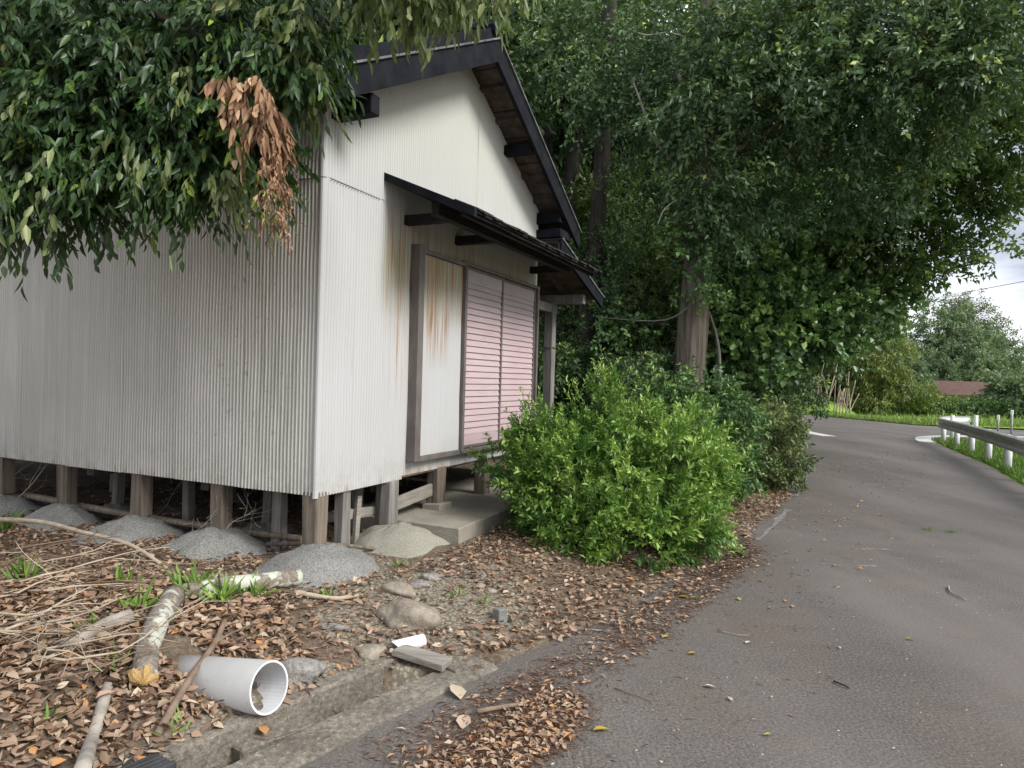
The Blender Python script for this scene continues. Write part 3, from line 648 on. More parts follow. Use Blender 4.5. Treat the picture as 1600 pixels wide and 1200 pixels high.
# slab and mortar mounds
b = MB(); b.box((2.6, .05, .14), (3.0, 1.24, .24), None, .012); so = b.build('concrete_slab', M['slab']); so.location = K; so.rotation_euler = house.rotation_euler
tag(so, 'low concrete step slab beneath the shuttered side of the shed', 'slab')
def mound(p, rx, ry, hgt, mat, label, rz=0, pw=1.6):
    n, m_ = 40, 14; V = []; ph = random.uniform(0, 6); x0, y0 = p[0], p[1]; zb = hz(x0, y0)-.06
    for j in range(m_+1):
        q = j/m_
        for k in range(n):
            a_ = 2*math.pi*k/n; w_ = 1+.08*math.sin(2*a_+ph)+.05*math.sin(5*a_+ph*2)+.03*math.sin(9*a_)
            x, y = rx*q*w_*math.cos(a_), ry*q*w_*math.sin(a_)
            V.append((x, y, (hgt+.06)*(1-q**pw)**1.0+random.uniform(-.007, .007)+.011*math.sin(x*24+ph)*math.cos(y*21+ph*2)*(q < .95)+.005*math.sin(x*57+y*49+ph)))
    fs = [(j*n+k, j*n+(k+1) % n, (j+1)*n+(k+1) % n, (j+1)*n+k)[::-1] for j in range(m_) for k in range(n)]
    b = MB(); b.add(V, [f_[::-1] for f_ in fs]); o = b.build('mortar_mound', mat, None, True); o.location = (x0, y0, zb); o.rotation_euler = (0, 0, rz)
    return tag(o, label, 'footing', 'mortar mounds under the stilts')
ml = 'grey mortar mound under the {} stilt from the near corner on the long side'
c0 = hw(-.06, -.06, 0); mound((c0.x+.03, c0.y-.03), .52, .50, .175, M['mortar'], 'largest grey mortar mound under the near corner stilt of the shed', 0, 1.9)
c1 = hw(.86, -.12, 0); mound((c1.x, c1.y), .50, .42, .155, M['mortar2'], 'pale sandy mortar mound beside the concrete slab under the grey post', .6, 2)
for k, (v_, nm) in enumerate(((.97, 'second'), (1.87, 'third'), (2.84, 'fourth'), (3.76, 'fifth'), (4.7, 'sixth'))):
    c_ = hw(.02, v_, 0); mound((c_.x, c_.y), .50+.06*(k % 2), .42, .165, M['mortar'], ml.format(nm), random.uniform(0, 3))
for k, (u_, v_) in enumerate(((.7, 1.1), (.6, 2.9), (1.5, 2.4))):
    c_ = hw(u_, v_, 0); mound((c_.x, c_.y), .3, .28, .08, M['mortar'], ('small mortar lump deep in the shade under the shed floor', 'small mortar lump under the shed floor behind the fourth stilt', 'small mortar lump farthest back under the shed floor')[k])

# ------------------------------------------------------------------ vegetation
def W(px, py, Y, rx, ry, rd, n):        # a leaf mass seen at a pixel, placed at its own distance, radii in metres
    return (tuple(at(px, py, Y)), (rx*Y/F, rd, ry*Y/F), n)
def copy_tree(o, loc, rz, s, label, group=None):
    def rec(a_, par):
        c = a_.copy(); col.objects.link(c); c.parent = par
        for ch in a_.children: rec(ch, c)
        return c
    c = rec(o, None); c.location = loc; c.rotation_euler = (0, 0, rz); c.scale = s if hasattr(s, '__len__') else (s, s, s)
    c['label'] = label
    if group: c['group'] = group
    return c

# near evergreen oak at the left, its boughs hang in front of the shed
oak = empty('evergreen_oak', (-4.3, 3.3, hz(-4.3, 3.3))); ol = Vector(oak.location)
tag(oak, 'evergreen oak at upper left with drooping glossy leaves in front of the shed', 'tree')
near = [(q[0]-(28 if q[0] > 380 else 0), q[1]-(84 if q[1] > 300 else 60), *q[2:-1], q[-1]*(.6 if q[1] > 340 else 1)) for q in [(50, 60, 3.9, 120, 80, .5, 150), (40, 190, 3.8, 100, 90, .45, 170), (30, 320, 3.7, 80, 80, .4, 130), (10, 400, 3.6, 60, 45, .3, 75),
        (170, 150, 4.0, 110, 90, .45, 170), (150, 270, 3.9, 100, 75, .4, 160), (120, 345, 3.8, 60, 32, .25, 60), (250, 240, 4.0, 100, 75, .4, 160), (240, 345, 3.95, 75, 38, .3, 95),
        (330, 170, 4.1, 90, 70, .4, 130), (335, 280, 4.0, 80, 60, .35, 120), (310, 350, 3.95, 55, 28, .25, 55), (410, 110, 4.05, 80, 50, .3, 90),
        (470, 150, 3.95, 45, 45, .25, 55), (500, 185, 3.9, 24, 26, .15, 26), (405, 280, 4.0, 40, 50, .2, 50), (400, 50, 4.2, 90, 60, .4, 90), (520, 45, 4.1, 60, 55, .3, 60), (495, 95, 4.0, 35, 30, .2, 30),
        (200, 20, 4.3, 160, 70, .5, 150), (60, 390, 3.7, 35, 30, .2, 30), (275, 385, 3.95, 26, 16, .15, 14), (130, 400, 3.75, 18, 18, .12, 6), (440, 300, 4.05, 16, 40, .12, 10)]]
nb = [W(*q) for q in near]
nb += [((-3.6, 3.2, 4.6), (1.5, 1.2, 1.0), 160), ((-2.2, 3.6, 4.6), (1.3, .9, .8), 130), ((-5.2, 4.0, 4.2), (1.4, 1.2, 1.6), 160), ((-1.0, 3.3, 4.7), (1.0, .8, .5), 80)]
nb = [((c[0]-ol.x, c[1]-ol.y, c[2]-ol.z), r, n) for c, r, n in nb]
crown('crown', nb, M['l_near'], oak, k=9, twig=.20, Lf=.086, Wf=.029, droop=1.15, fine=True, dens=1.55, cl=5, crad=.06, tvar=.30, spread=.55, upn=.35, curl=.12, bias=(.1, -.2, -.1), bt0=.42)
pl = [W(q[0]-(22 if q[0] < 560 else 0), q[1]-(58 if q[1] < 20 else 66), *q[2:]) for q in ((560, 5, 3.8, 40, 40, .2, 26), (600, 12, 3.7, 45, 38, .2, 36), (650, 10, 3.6, 45, 45, .2, 40), (700, 2, 3.7, 45, 40, .2, 40), (755, 5, 3.7, 45, 42, .2, 42), (620, -20, 3.7, 120, 30, .3, 60), (480, 120, 3.75, 40, 35, .15, 22), (505, 175, 3.8, 22, 30, .12, 16), (440, 95, 3.8, 40, 30, .15, 14), (250, 300, 3.55, 22, 14, .06, 5), (405, 325, 3.8, 18, 20, .06, 5), (10, 60, 3.4, 10, 10, .05, 2), (70, 190, 3.4, 26, 20, .1, 5), (120, 340, 3.45, 24, 20, .1, 5), (310, 190, 3.6, 24, 18, .1, 5), (190, 270, 3.5, 20, 16, .1, 4), (355, 350, 3.65, 24, 24, .08, 8), (30, 340, 3.3, 18, 16, .08, 4), (420, 360, 3.75, 14, 22, .06, 6), (210, 130, 3.6, 30, 20, .1, 5))]
pl = [((c[0]-ol.x, c[1]-ol.y, c[2]-ol.z), r, n) for c, r, n in pl]
crown('backlit_pale_leaves', pl, M['l_pale'], oak, k=8, twig=.16, Lf=.095, Wf=.030, cl=2, crad=.05, droop=1.5, fine=True, tvar=.4, spread=.5, upn=.2, curl=.1, bias=(0, -.1, -.4))  # pale sprays, backlight painted into their leaf colour
dl = [W(q[0], q[1]-24, *q[2:]) for q in ((375, 165, 3.5, 24, 30, .06, 9), (405, 185, 3.48, 30, 30, .07, 13), (425, 205, 3.5, 14, 28, .05, 8), (390, 215, 3.48, 18, 18, .05, 6), (355, 150, 3.5, 10, 14, .05, 4))]
dl = [((c[0]-ol.x, c[1]-ol.y, c[2]-ol.z), r, n) for c, r, n in dl]
tag(crown('dead_leaf_cluster', dl, M['l_dead'], oak, k=7, twig=.10, Lf=.105, Wf=.034, cl=1, crad=.01, droop=1.9, fine=True, spread=.4, upn=.1, curl=.15, bias=(0, 0, -.8)), 'hanging cluster of dead brown leaves')
dl = [W(430+8*math.sin(q), 200+q*11, 3.55, 14, 14, .05, 5) for q in range(14)]
dl = [((c[0]-ol.x, c[1]-ol.y, c[2]-ol.z), r, n) for c, r, n in dl]
tag(crown('withered_vine', dl, M['l_dead'], oak, k=9, twig=.09, Lf=.034, Wf=.014, cl=1, crad=.01, droop=1.6, spread=.7, upn=.1, bias=(0, 0, -.6), bt0=.35), 'withered vine with tiny dead leaves')
b = MB(); O = -ol
limb([(0, 0, 0), (.05, .05, 1.6), (.1, 0, 3.2), (.4, .1, 5.2)], .22, .1, b, 12)
for tgt in near[::2]:
    t_ = at(tgt[0], tgt[1], tgt[2])-ol; limb([(.1, 0, 2.6+random.uniform(0, 1.6)), (t_.x*.45, t_.y*.5+.1, (t_.z+3.4)/2+.4), (t_.x*.8, t_.y*.9, t_.z+.22), t_], .05, .006, b, 6)
for tgt in pl[:6]:
    t_ = Vector(tgt[0]); limb([(.2, 0, 4.0), (t_.x*.5, t_.y*.5, t_.z+.6), (t_.x*.85, t_.y*.9, t_.z+.4), t_], .035, .005, b, 6)
b.build('trunk', M['bark'], oak, True)

# forest prototypes -------------------------------------------------------
def forest_tree(name, loc, rz, s, label, cat='tree', mat='l_forest', seed=1, Lf=.13, Wf=.065, dens=1., hgt=7.5, rad=2.4, low=1.6, group='forest trees behind the shed'):
    rng2 = np.random.default_rng(seed); o = empty(name, loc, rz); o.scale = (s, s, s)
    tag(o, label, cat, group)
    bl = []
    for k in range(26):
        z_ = rng2.uniform(low, hgt); f_ = math.sin(math.pi*min(1, max(.18, (z_-low+.6)/(hgt-low+1.2))))**.6
        a_ = rng2.uniform(0, 6.28); rr = rad*f_*rng2.uniform(.25, .95)
        bl.append(((rr*math.cos(a_), rr*math.sin(a_), z_), (rng2.uniform(.7, 1.15), rng2.uniform(.7, 1.15), rng2.uniform(.45, .8)), 115))
    crown('crown', bl, M[mat], o, k=9, cl=7, crad=.2, twig=.42, Lf=Lf, Wf=Wf, droop=.35, dens=dens, inner=.3)
    b = MB(); limb([(0, 0, -.1), (.05, .08, 2), (-.1, .05, 4.5), (.1, -.1, hgt*.9)], .21, .05, b, 12)
    for c, r, n in bl[::2]: limb([(0, 0, max(.8, c[2]-1.4)), (c[0]*.5, c[1]*.5, c[2]-.5), c], .06, .01, b, 5)
    b.build('trunk', M['bark'], o, True); return o
fA = forest_tree('forest_tree', (3.0, 17.5, 0), 0, 1.0, 'dark evergreen forest tree just left behind the cedar trunk', seed=3)
fB = forest_tree('forest_tree', (-2.2, 14.5, 0), 1, 1.15, 'dark tree rising behind the ridge of the shed roof', seed=5, mat='l_forest')
fC = forest_tree('forest_tree', (1.6, 19.5, 0), 2, 1.1, 'yellowish forest tree with leaves painted sunlit, seen between the dark trunks', seed=9, mat='l_sun', low=.9)
for k, (src, x, y, rz, s, lb) in enumerate((
    (fA, 6.6, 19.8, 2.0, 1.65, 'tall dark forest tree behind the round-leaved tree'),
    (fB, 4.6, 22.5, .5, 1.35, 'dark forest tree deep behind the cedar'),
    (fA, .6, 18.0, 4.2, 1.9, 'dark forest tree rising behind the porch post'),
    (fB, -2.4, 17.0, 3.0, 2.0, 'tall forest tree far behind the shed roof ridge'),
    (fA, -7.5, 17.0, 1.2, 2.0, 'dark tree behind the left half of the shed'),
    (fB, -9.5, 14.0, 2.2, 1.4, 'dark tree behind the far left end of the shed'),
    (fA, -3.8, 20.0, 5.2, 1.6, 'tallest dark tree in the second row behind the shed'),
    (fB, 8.3, 24.5, 4.0, 1.75, 'dark forest tree nearest the road bend'),
    (fA, 5.0, 16.6, .7, 1.2, 'dark evergreen tree straight behind the round-leaved tree'),
    (fA, 2.6, 25.5, 3.3, 1.9, 'tall dark tree in the rear row of the wood'),
    (fB, 7.0, 30.5, 1.4, 2.1, 'rear forest tree beyond the tree nearest the road bend'),
    (fC, 2.3, 15.2, 2.5, .8, 'tree with leaves painted sunlit between the leaning trunk and the cedar'),
    (fC, 3.4, 13.9, .9, .62, 'small tree with leaves painted sunlit right behind the cedar trunk'),
    (fA, 1.7, 13.2, 5.6, .55, 'small dark understorey tree behind the bright green bush'))):
    copy_tree(src, (x, y, 0), rz, s, lb, 'forest trees behind the shed')

def trunk_tree(name, pts, r0, r1, mat, label, limbs=(), blobs=None, leaf='l_forest', **kw):
    base = Vector(pts[0]); o = empty(name, base); tag(o, label, 'tree')
    b = MB(); limb([Vector(p)-base for p in pts], r0, r1, b, 18, .035, 8)
    b.build('trunk', mat, o, True)
    for l_ in limbs:
        b = MB(); limb([Vector(p)-base for p in l_[0]], l_[1], l_[2], b, 8); b.build('limb', l_[3] if len(l_) > 3 else mat, o, True)
    if blobs:
        bl = [((c[0]-base.x, c[1]-base.y, c[2]-base.z), r, n) for c, r, n in blobs]; crown('crown', bl, M[leaf], o, **kw)
    return o
def onz(px, py, Y, z=0): p = at(px, py, Y); return Vector((p.x, p.y, z))
# cedar, its dark crown fills the top of the picture and reaches out over the road
Yc = 11.6
cb = [W(*q) for q in ((860, 40, 12.5, 110, 80, 1.2, 120), (960, 60, 12, 110, 90, 1.2, 130), (1060, 90, 11.3, 110, 90, 1.1, 150), (1170, 60, 11, 120, 90, 1.1, 160), (1160, 190, 11.3, 110, 80, 1, 150),
      (1280, 50, 10.6, 120, 90, 1.1, 160), (1280, 180, 11, 110, 90, 1, 150), (1390, 60, 10.2, 120, 80, 1, 150), (1390, 180, 10.8, 100, 80, .9, 130), (1500, 50, 9.8, 110, 75, .9, 135), (1590, 50, 9.6, 80, 70, .9, 95),
      (1050, 220, 11.5, 90, 60, .9, 95), (1150, 290, 11.6, 90, 55, .9, 95), (1260, 290, 11.5, 95, 70, .9, 110), (1350, 290, 11.4, 90, 80, .9, 110), (1430, 250, 11, 70, 60, .8, 65), (1480, 180, 10.6, 55, 35, .6, 34), (980, 200, 12, 80, 55, .9, 55), (1000, 320, 12, 70, 40, .6, 36), (1080, 330, 11.3, 60, 45, .6, 46), (1090, 150, 10.3, 60, 80, .5, 90), (1100, 270, 10.6, 50, 60, .5, 70), (1120, 350, 10.9, 60, 26, .4, 46), (940, 130, 11.4, 50, 50, .6, 46), (1230, 120, 10, 100, 90, .7, 130), (1450, 110, 9.8, 100, 70, .8, 110), (1560, 90, 9.6, 80, 50, .7, 80), (1340, 110, 10, 100, 80, .8, 120), (1200, 10, 10, 200, 40, .8, 120), (1450, 0, 9.6, 180, 40, .8, 110))]
dead = lambda *q: [at(*p) for p in q]
cedar = trunk_tree('cedar_tree', [onz(1066, 640, Yc, 0), at(1075, 600, Yc), at(1083, 500, Yc), at(1092, 390, Yc), at(1106, 200, Yc), at(1112, 0, Yc), at(1115, -300, Yc)], .30, .15, M['cedar'],
    'tall cedar with a straight fissured grey-brown trunk behind the shrubs', [
    (dead((1100, 300, 11.4), (1060, 260, 11.0), (1020, 215, 10.7), (1005, 170, 10.5), (990, 130, 10.4)), .035, .012, M['twiggrey']),
    (dead((1108, 250, 11.4), (1170, 225, 11.0), (1240, 180, 10.6), (1330, 150, 10.4)), .06, .02),
    (dead((1110, 120, 11.4), (1180, 90, 10.6), (1215, 110, 10.0), (1190, 80, 9.6)), .025, .01, M['twiggrey']),
    (dead((1290, 10, 10.0), (1340, 10, 9.6), (1370, 30, 9.5), (1420, 35, 9.4)), .035, .012, M['twiggrey']),
    (dead((1105, 330, 11.3), (1070, 310, 10.9), (1040, 325, 10.6), (1028, 350, 10.5)), .02, .006, M['twiggrey']),
    (dead((980, 45, 10.7), (1010, 55, 10.7), (1050, 52, 10.6), (1100, 70, 10.9)), .014, .012, M['twiggrey']),
    (dead((1112, 60, 11.4), (1300, 0, 10.6), (1450, 10, 10.0), (1560, 40, 9.7)), .09, .02)],
    cb, 'l_forest', k=9, twig=.36, Lf=.115, Wf=.055, droop=.4, dens=1.8, inner=.2, upn=.3)
# lighter outer boughs above the road
ob = [W(q[0], q[1]-(46 if q[0] > 1490 and q[1] > 340 else 22 if q[1] > 280 else 0), *q[2:]) for q in ((1450, 330, 12.5, 75, 50, .8, 75), (1510, 290, 12.3, 60, 55, .7, 60), (1555, 300, 12, 45, 35, .5, 34), (1500, 400, 12.6, 55, 26, .5, 34), (1440, 420, 12.8, 60, 35, .6, 50), (1560, 350, 12.2, 30, 18, .4, 14), (1470, 440, 12.8, 45, 14, .4, 16),
      (1575, 215, 11.6, 45, 50, .6, 44), (1540, 230, 11.6, 40, 25, .5, 22), (1590, 300, 11.8, 24, 26, .4, 14), (1600, 150, 11.2, 50, 45, .6, 44), (1530, 365, 12.4, 40, 20, .4, 18), (1545, 440, 12.8, 22, 9, .3, 5))]
trunk_tree('chinquapin_tree', [onz(1180, 640, 14.2, 0), at(1178, 560, 14.2), at(1215, 430, 14), at(1290, 330, 13.5)], .17, .07, M['bark'], 'spreading tree whose lighter outer boughs reach over the road against the sky', [
    (dead((1290, 330, 13.5), (1380, 330, 13), (1460, 320, 12.5), (1540, 290, 12.2)), .07, .015), (dead((1250, 380, 13.7), (1350, 420, 13.2), (1430, 430, 12.9), (1530, 410, 12.6)), .06, .012),
    (dead((1290, 330, 13.5), (1400, 250, 12.5), (1500, 210, 12), (1590, 170, 11.4)), .06, .015)],
    ob+[W(*q) for q in ((1350, 380, 13.2, 90, 60, .8, 90), (1400, 60, 13.5, 130, 80, 1, 150), (1530, 70, 13, 110, 80, 1, 130), (1300, 200, 14, 120, 90, 1, 130), (1420, 200, 13.5, 100, 80, .9, 120), (1520, 160, 12.8, 80, 50, .8, 70), (1450, 280, 13, 80, 60, .8, 80))], 'l_sun', k=9, twig=.30, Lf=.13, Wf=.065, droop=.3, dens=2.6, inner=.15, bt0=.30, cl=8, crad=.15)
# round-leaved tree, ivy-like mass beside the road
rb = [W(*q) for q in ((1190, 430, 13.2, 75, 70, .8, 120), (1270, 400, 13.4, 85, 70, .8, 130), (1360, 400, 13.6, 70, 60, .8, 100), (1170, 520, 12.9, 60, 55, .7, 90), (1240, 500, 13, 80, 70, .8, 140), (1320, 480, 13.3, 75, 60, .8, 115), (1390, 460, 13.6, 45, 45, .6, 52),
      (1190, 570, 12.9, 55, 34, .7, 85), (1258, 532, 13.1, 60, 36, .7, 90), (1345, 512, 13.4, 40, 32, .6, 42), (1150, 590, 12.9, 40, 35, .6, 40), (1230, 330, 13.2, 80, 50, .7, 90), (1330, 320, 13.4, 80, 50, .7, 80))]
trunk_tree('round_leaved_tree', [onz(1208, 700, 13.3, 0), at(1212, 640, 13.3), at(1222, 600, 13.3), at(1240, 480, 13.3), at(1260, 380, 13.4)], .06, .02, M['bark'], 'dense round-leaved tree overhanging the left edge of the road', [
    (dead((1212, 650, 13.3), (1200, 610, 13.2), (1180, 540, 13.1)), .04, .015), (dead((1225, 590, 13.3), (1290, 520, 13.3), (1350, 460, 13.5)), .04, .012)],
    rb, 'l_round', k=9, twig=.32, Lf=.125, Wf=.115, droop=.5, dens=1.35, cl=6, crad=.16, upn=.2, inner=.35, spread=.8, tvar=.4, bt0=.5)
ib = [W(*q) for q in ((1110, 395, 11.0, 40, 22, .3, 30), (1060, 375, 11.0, 36, 20, .3, 26), (1104, 478, 11.2, 14, 22, .2, 14), (1060, 440, 11.4, 30, 18, .3, 18), (930, 500, 11.8, 60, 20, .5, 34), (1000, 515, 11.7, 40, 18, .4, 22), )]
trunk_tree('ivy_sapling', [onz(1120, 640, 11.9, 0), at(1124, 590, 11.9), at(1118, 520, 11.8), at(1095, 460, 11.4)], .05, .012, M['greywood'], 'thin pale sapling just right of the cedar with ivy-like leaves across its trunk', [(dead((1095, 460, 11.4), (1040, 500, 11.5), (930, 495, 11.8)), .02, .006)],
    ib, 'l_round', k=9, twig=.28, Lf=.085, Wf=.075, droop=.5, inner=.3)
# dark bare trunks in the wood
trunk_tree('bare_forest_tree', [onz(890, 700, 13, 0), at(900, 610, 13), at(913, 520, 13), at(928, 400, 13), at(938, 290, 13), at(952, 0, 13), at(960, -300, 13)], .20, .13, M['bark'], 'dark slightly leaning trunk between the porch post and the cedar')
trunk_tree('bare_forest_tree', [onz(868, 700, 14.5, 0), at(880, 420, 14.5), at(895, 260, 14.4), at(925, 175, 14.2), at(980, 135, 13.8), at(1060, 120, 13)], .19, .11, M['bark'], 'dark crooked trunk bending right above the roof end', [(dead((925, 175, 14.2), (870, 110, 14.2), (820, 70, 14)), .08, .03)])
trunk_tree('bare_forest_tree', [onz(842, 700, 15.5, 0), at(846, 560, 15.5), at(850, 430, 15.5), at(856, 200, 15.5)], .16, .12, M['bark'], 'shaded trunk right behind the porch post')
trunk_tree('bare_forest_tree', [onz(1140, 700, 14.6, 0), at(1148, 590, 14.6), at(1152, 480, 14.6), at(1160, 200, 14.6)], .22, .15, M['bark'], 'dark trunk in the shade right of the pale sapling')
trunk_tree('bare_forest_tree', [onz(1000, 700, 18, 0), at(1005, 560, 18), at(1012, 380, 18), at(1020, 100, 18)], .2, .14, M['bark'], 'distant dark trunk seen left of the cedar')

# shrubs ------------------------------------------------------------------
def shrub(name, base, blobs, leaf, label, stems=7, **kw):
    o = empty(name, base); tag(o, label, 'shrub'); bl = [((c[0]-base[0], c[1]-base[1], c[2]-base[2]), r, n) for c, r, n in blobs]
    crown('crown', bl, M[leaf], o, **kw); b = MB()
    for k in range(stems):
        c = random.choice(bl)[0]; limb([(random.uniform(-.1, .1), random.uniform(-.1, .1), -.03), (c[0]*.4, c[1]*.4, c[2]*.5), c], .022, .006, b, 5)
    b.build('stem', M['bark'], o, True); return o
bb = [W(*q) for q in ((960, 775, 6.2, 140, 85, .75, 420), (870, 750, 6.3, 85, 75, .55, 200), (1050, 750, 6.4, 80, 85, .55, 230), (900, 825, 5.9, 85, 50, .5, 170), (1000, 835, 5.8, 90, 46, .5, 190), (1065, 810, 6.0, 48, 52, .4, 90), (930, 690, 6.5, 75, 45, .5, 130), (1010, 685, 6.6, 70, 42, .5, 120),
      (852, 690, 6.4, 42, 34, .35, 60), (938, 635, 6.6, 22, 34, .18, 30), (1060, 690, 6.8, 46, 40, .4, 70), (800, 735, 6.3, 36, 18, .3, 34), (1085, 745, 6.5, 42, 55, .4, 70))]
bushp = onz(975, 860, 6.2, .1)
bush = shrub('boxwood_bush', bushp, bb, 'l_box', 'large bright green leafy bush in front of the pink shutters', 14, k=14, twig=.20, Lf=.060, Wf=.026, droop=-.1, dens=2.0, out=1.0, inner=.7, spread=.7, upn=.75, tvar=.16, bias=(.05, -.2, .12), bt0=.62, curl=.05, cl=9, crad=.05)
# upright shoots of the bush
sh_ = [W(x, y, 6.45, 10, 24, .06, 5) for x, y in ((938, 600), (942, 620), (826, 645), (905, 640), (955, 630), (845, 660), (970, 660), (790, 715))]
sh_ = [((c[0]-bushp.x, c[1]-bushp.y, c[2]-bushp.z), r, n) for c, r, n in sh_]
tag(crown('young_shoots', sh_, M['l_box'], bush, k=16, twig=.2, Lf=.045, Wf=.018, cl=1, crad=.01, droop=-.3, spread=.75, bias=(0, 0, 1.6), out=.3, bt0=.85, tvar=.2), None, None, None, 'stuff')
sb = [W(*q) for q in ((1090, 640, 8.3, 70, 55, .6, 150), (1070, 700, 8.2, 60, 70, .6, 120), (1130, 680, 8.4, 45, 65, .5, 110), (1140, 730, 8.3, 32, 40, .4, 60), (1040, 620, 8.5, 45, 35, .5, 70))]
shrub('aucuba_shrub', onz(1090, 740, 8.3, .1), sb, 'l_shrub', 'mid-green shrub directly behind the bright bush below the cedar', 8, k=10, twig=.15, Lf=.075, Wf=.036, droop=.25, dens=2.6, inner=.55, spread=.85, bt0=.5, cl=6, crad=.07)
sb = [W(*q) for q in ((1190, 680, 10, 50, 50, .65, 130), (1170, 720, 9.9, 45, 38, .6, 100), (1225, 700, 10, 26, 36, .5, 70), (1155, 660, 10.2, 35, 35, .5, 65), (1215, 735, 9.8, 28, 18, .4, 40))]
shrub('olive_shrub', onz(1190, 745, 10, .1), sb, 'l_olive', 'olive-green shrub at the road edge farthest right of the shrubs', 8, k=10, twig=.15, Lf=.075, Wf=.034, droop=.2, dens=2.6, inner=.55, spread=.85, bt0=.5, cl=6, crad=.07)
und = forest_tree('understorey_shrub', (2.2, 11.6, 0), 0, .42, 'dark understorey shrub at the foot of the leaning trunk', 'shrub', 'l_forest', 21, .2, .1, .8, 4.2, 2.6, .2, 'understorey shrubs in the wood')
for k, (x, y, s, lb) in enumerate(((.9, 12.3, .45, 'dark understorey shrub behind the porch post'), (3.6, 14.2, .5, 'dark understorey shrub behind the cedar base'), (4.9, 15.2, .5, 'dark understorey shrub under the round-leaved tree'), (6.6, 18.5, .55, 'dark understorey shrub close to the road beyond the olive shrub'),
    (1.5, 15.5, .6, 'dark understorey shrub among the rear trunks'), (-.4, 14, .55, 'dark understorey shrub behind the shed porch'), (3.2, 19, .8, 'broad shrub deep in the wood'), (5.6, 21, .8, 'broad shrub deep in the wood toward the road'), (8.3, 25, .7, 'roadside shrub before the bend'))):
    copy_tree(und, (x, y, 0), k*1.3, s, lb, 'understorey shrubs in the wood')

# far side of the junction ------------------------------------------------
def far_tree(name, base, blobs, leaf, label, cat='tree', tr=.2, **kw):
    o = empty(name, base); tag(o, label, cat); bl = [((c[0]-base[0], c[1]-base[1], c[2]-base[2]), r, n) for c, r, n in blobs]
    crown('crown', bl, M[leaf], o, **kw); b = MB(); top = max(bl, key=lambda q: q[0][2])[0]
    limb([(0, 0, -.1), (top[0]*.3, top[1]*.3, top[2]*.4), (top[0]*.8, top[1]*.8, top[2]*.9)], tr, tr*.35, b, 8)
    for c, r, n in bl: limb([(top[0]*.25, top[1]*.25, max(.3, min(top[2]*.35, c[2]*.5))), (c[0]*.6, c[1]*.6, c[2]*.75), c], tr*.35, .03, b, 5)
    b.build('trunk', M['bark'], o, True); return o
fk = dict(k=9, twig=.8, Lf=.3, Wf=.15, droop=.3, inner=.3, dens=2.8)
far_tree('far_broadleaf_tree', onz(1470, 640, 53, 0), [W(*q) for q in ((1440, 560, 53, 50, 50, 2, 90), (1480, 540, 53, 50, 45, 2, 90), (1500, 590, 53, 60, 40, 2, 90), (1430, 610, 53, 45, 36, 2, 80), (1520, 540, 54, 35, 30, 1.5, 50), (1465, 500, 54, 40, 30, 1.6, 60), (1540, 590, 53, 30, 26, 1.5, 45), (1450, 615, 53, 55, 22, 1.8, 70))], 'l_far', 'broad grey-green tree beyond the rice field behind the brown roof', **fk)
far_tree('feathery_tree', onz(1500, 640, 58, 0), [W(*q) for q in ((1500, 500, 58, 32, 22, 1.3, 34), (1540, 505, 58, 30, 22, 1.2, 30), (1560, 540, 58, 20, 20, 1, 22), (1480, 480, 58, 26, 18, 1, 24), (1525, 535, 58, 30, 14, 1.2, 22), (1575, 520, 58, 8, 16, .6, 8), (1515, 475, 58, 16, 9, .8, 9))], 'l_farbrown', 'tall airy brownish tree against the sky at far right', **dict(fk, Lf=.3, Wf=.11, droop=.5, twig=.8, dens=4.5, cl=3, crad=.3))
far_tree('bamboo_clump', onz(1375, 645, 38, 0), [W(*q) for q in ((1375, 560, 38, 28, 28, 1.2, 70), (1385, 600, 38, 26, 26, 1.2, 60), (1350, 570, 38, 26, 30, 1.2, 60), (1330, 545, 38.5, 26, 22, 1.2, 50), (1395, 540, 38, 16, 16, .8, 26), (1370, 625, 37.5, 30, 18, 1.1, 60))], 'l_bamboo', 'yellow-green bamboo clump beyond the road bend', 'bamboo', .06, **dict(fk, droop=1.0, Lf=.26, Wf=.08))
far_tree('far_broadleaf_tree', onz(1410, 650, 40, 0), [W(*q) for q in ((1415, 590, 41, 30, 35, 1.5, 70), (1400, 625, 39, 26, 22, 1.2, 50), (1430, 630, 40, 26, 18, 1.2, 50))], 'l_far', 'dark green tree right beside the bamboo clump', **fk)
far_tree('far_shrub', onz(1445, 655, 37, 0), [W(*q) for q in ((1447, 625, 37, 12, 20, .7, 30), (1440, 638, 37, 12, 10, .7, 26))], 'l_bamboo', 'small light green shrub at the far edge of the rice field', 'shrub', .06, **dict(fk, Lf=.2, Wf=.1, twig=.4))
far_tree('garden_shrub', onz(1575, 655, 39, 0), [W(*q) for q in ((1568, 604, 39, 22, 13, 1.0, 45), (1595, 614, 38, 24, 16, 1.1, 50), (1560, 622, 39.5, 14, 10, .7, 26))], 'l_far', 'rounded garden tree above the hedge at the right edge', 'shrub', .1, **fk)
far_tree('far_broadleaf_tree', onz(1585, 640, 58, 0), [W(*q) for q in ((1570, 590, 58, 30, 22, 1.5, 45), (1600, 590, 58, 35, 28, 1.5, 55), (1640, 580, 58, 40, 35, 1.8, 60))], 'l_bamboo', 'pale green far tree below the open sky at the right edge', **fk)
for k, (x, y, s) in enumerate(((10.5, 48, 1.8), (15.5, 55, 1.9), (12.5, 43.5, 1.1), (20, 60, 1.7))):
    copy_tree((fA, fB)[k % 2], (x, y, 0), k*2.1, s, ('tall dark tree closing the view at the end of the road', 'rear dark tree beyond the end of the road', 'smaller dark tree at the left of the road end', 'dark tree far behind the bamboo clump')[k], 'forest trees behind the shed')
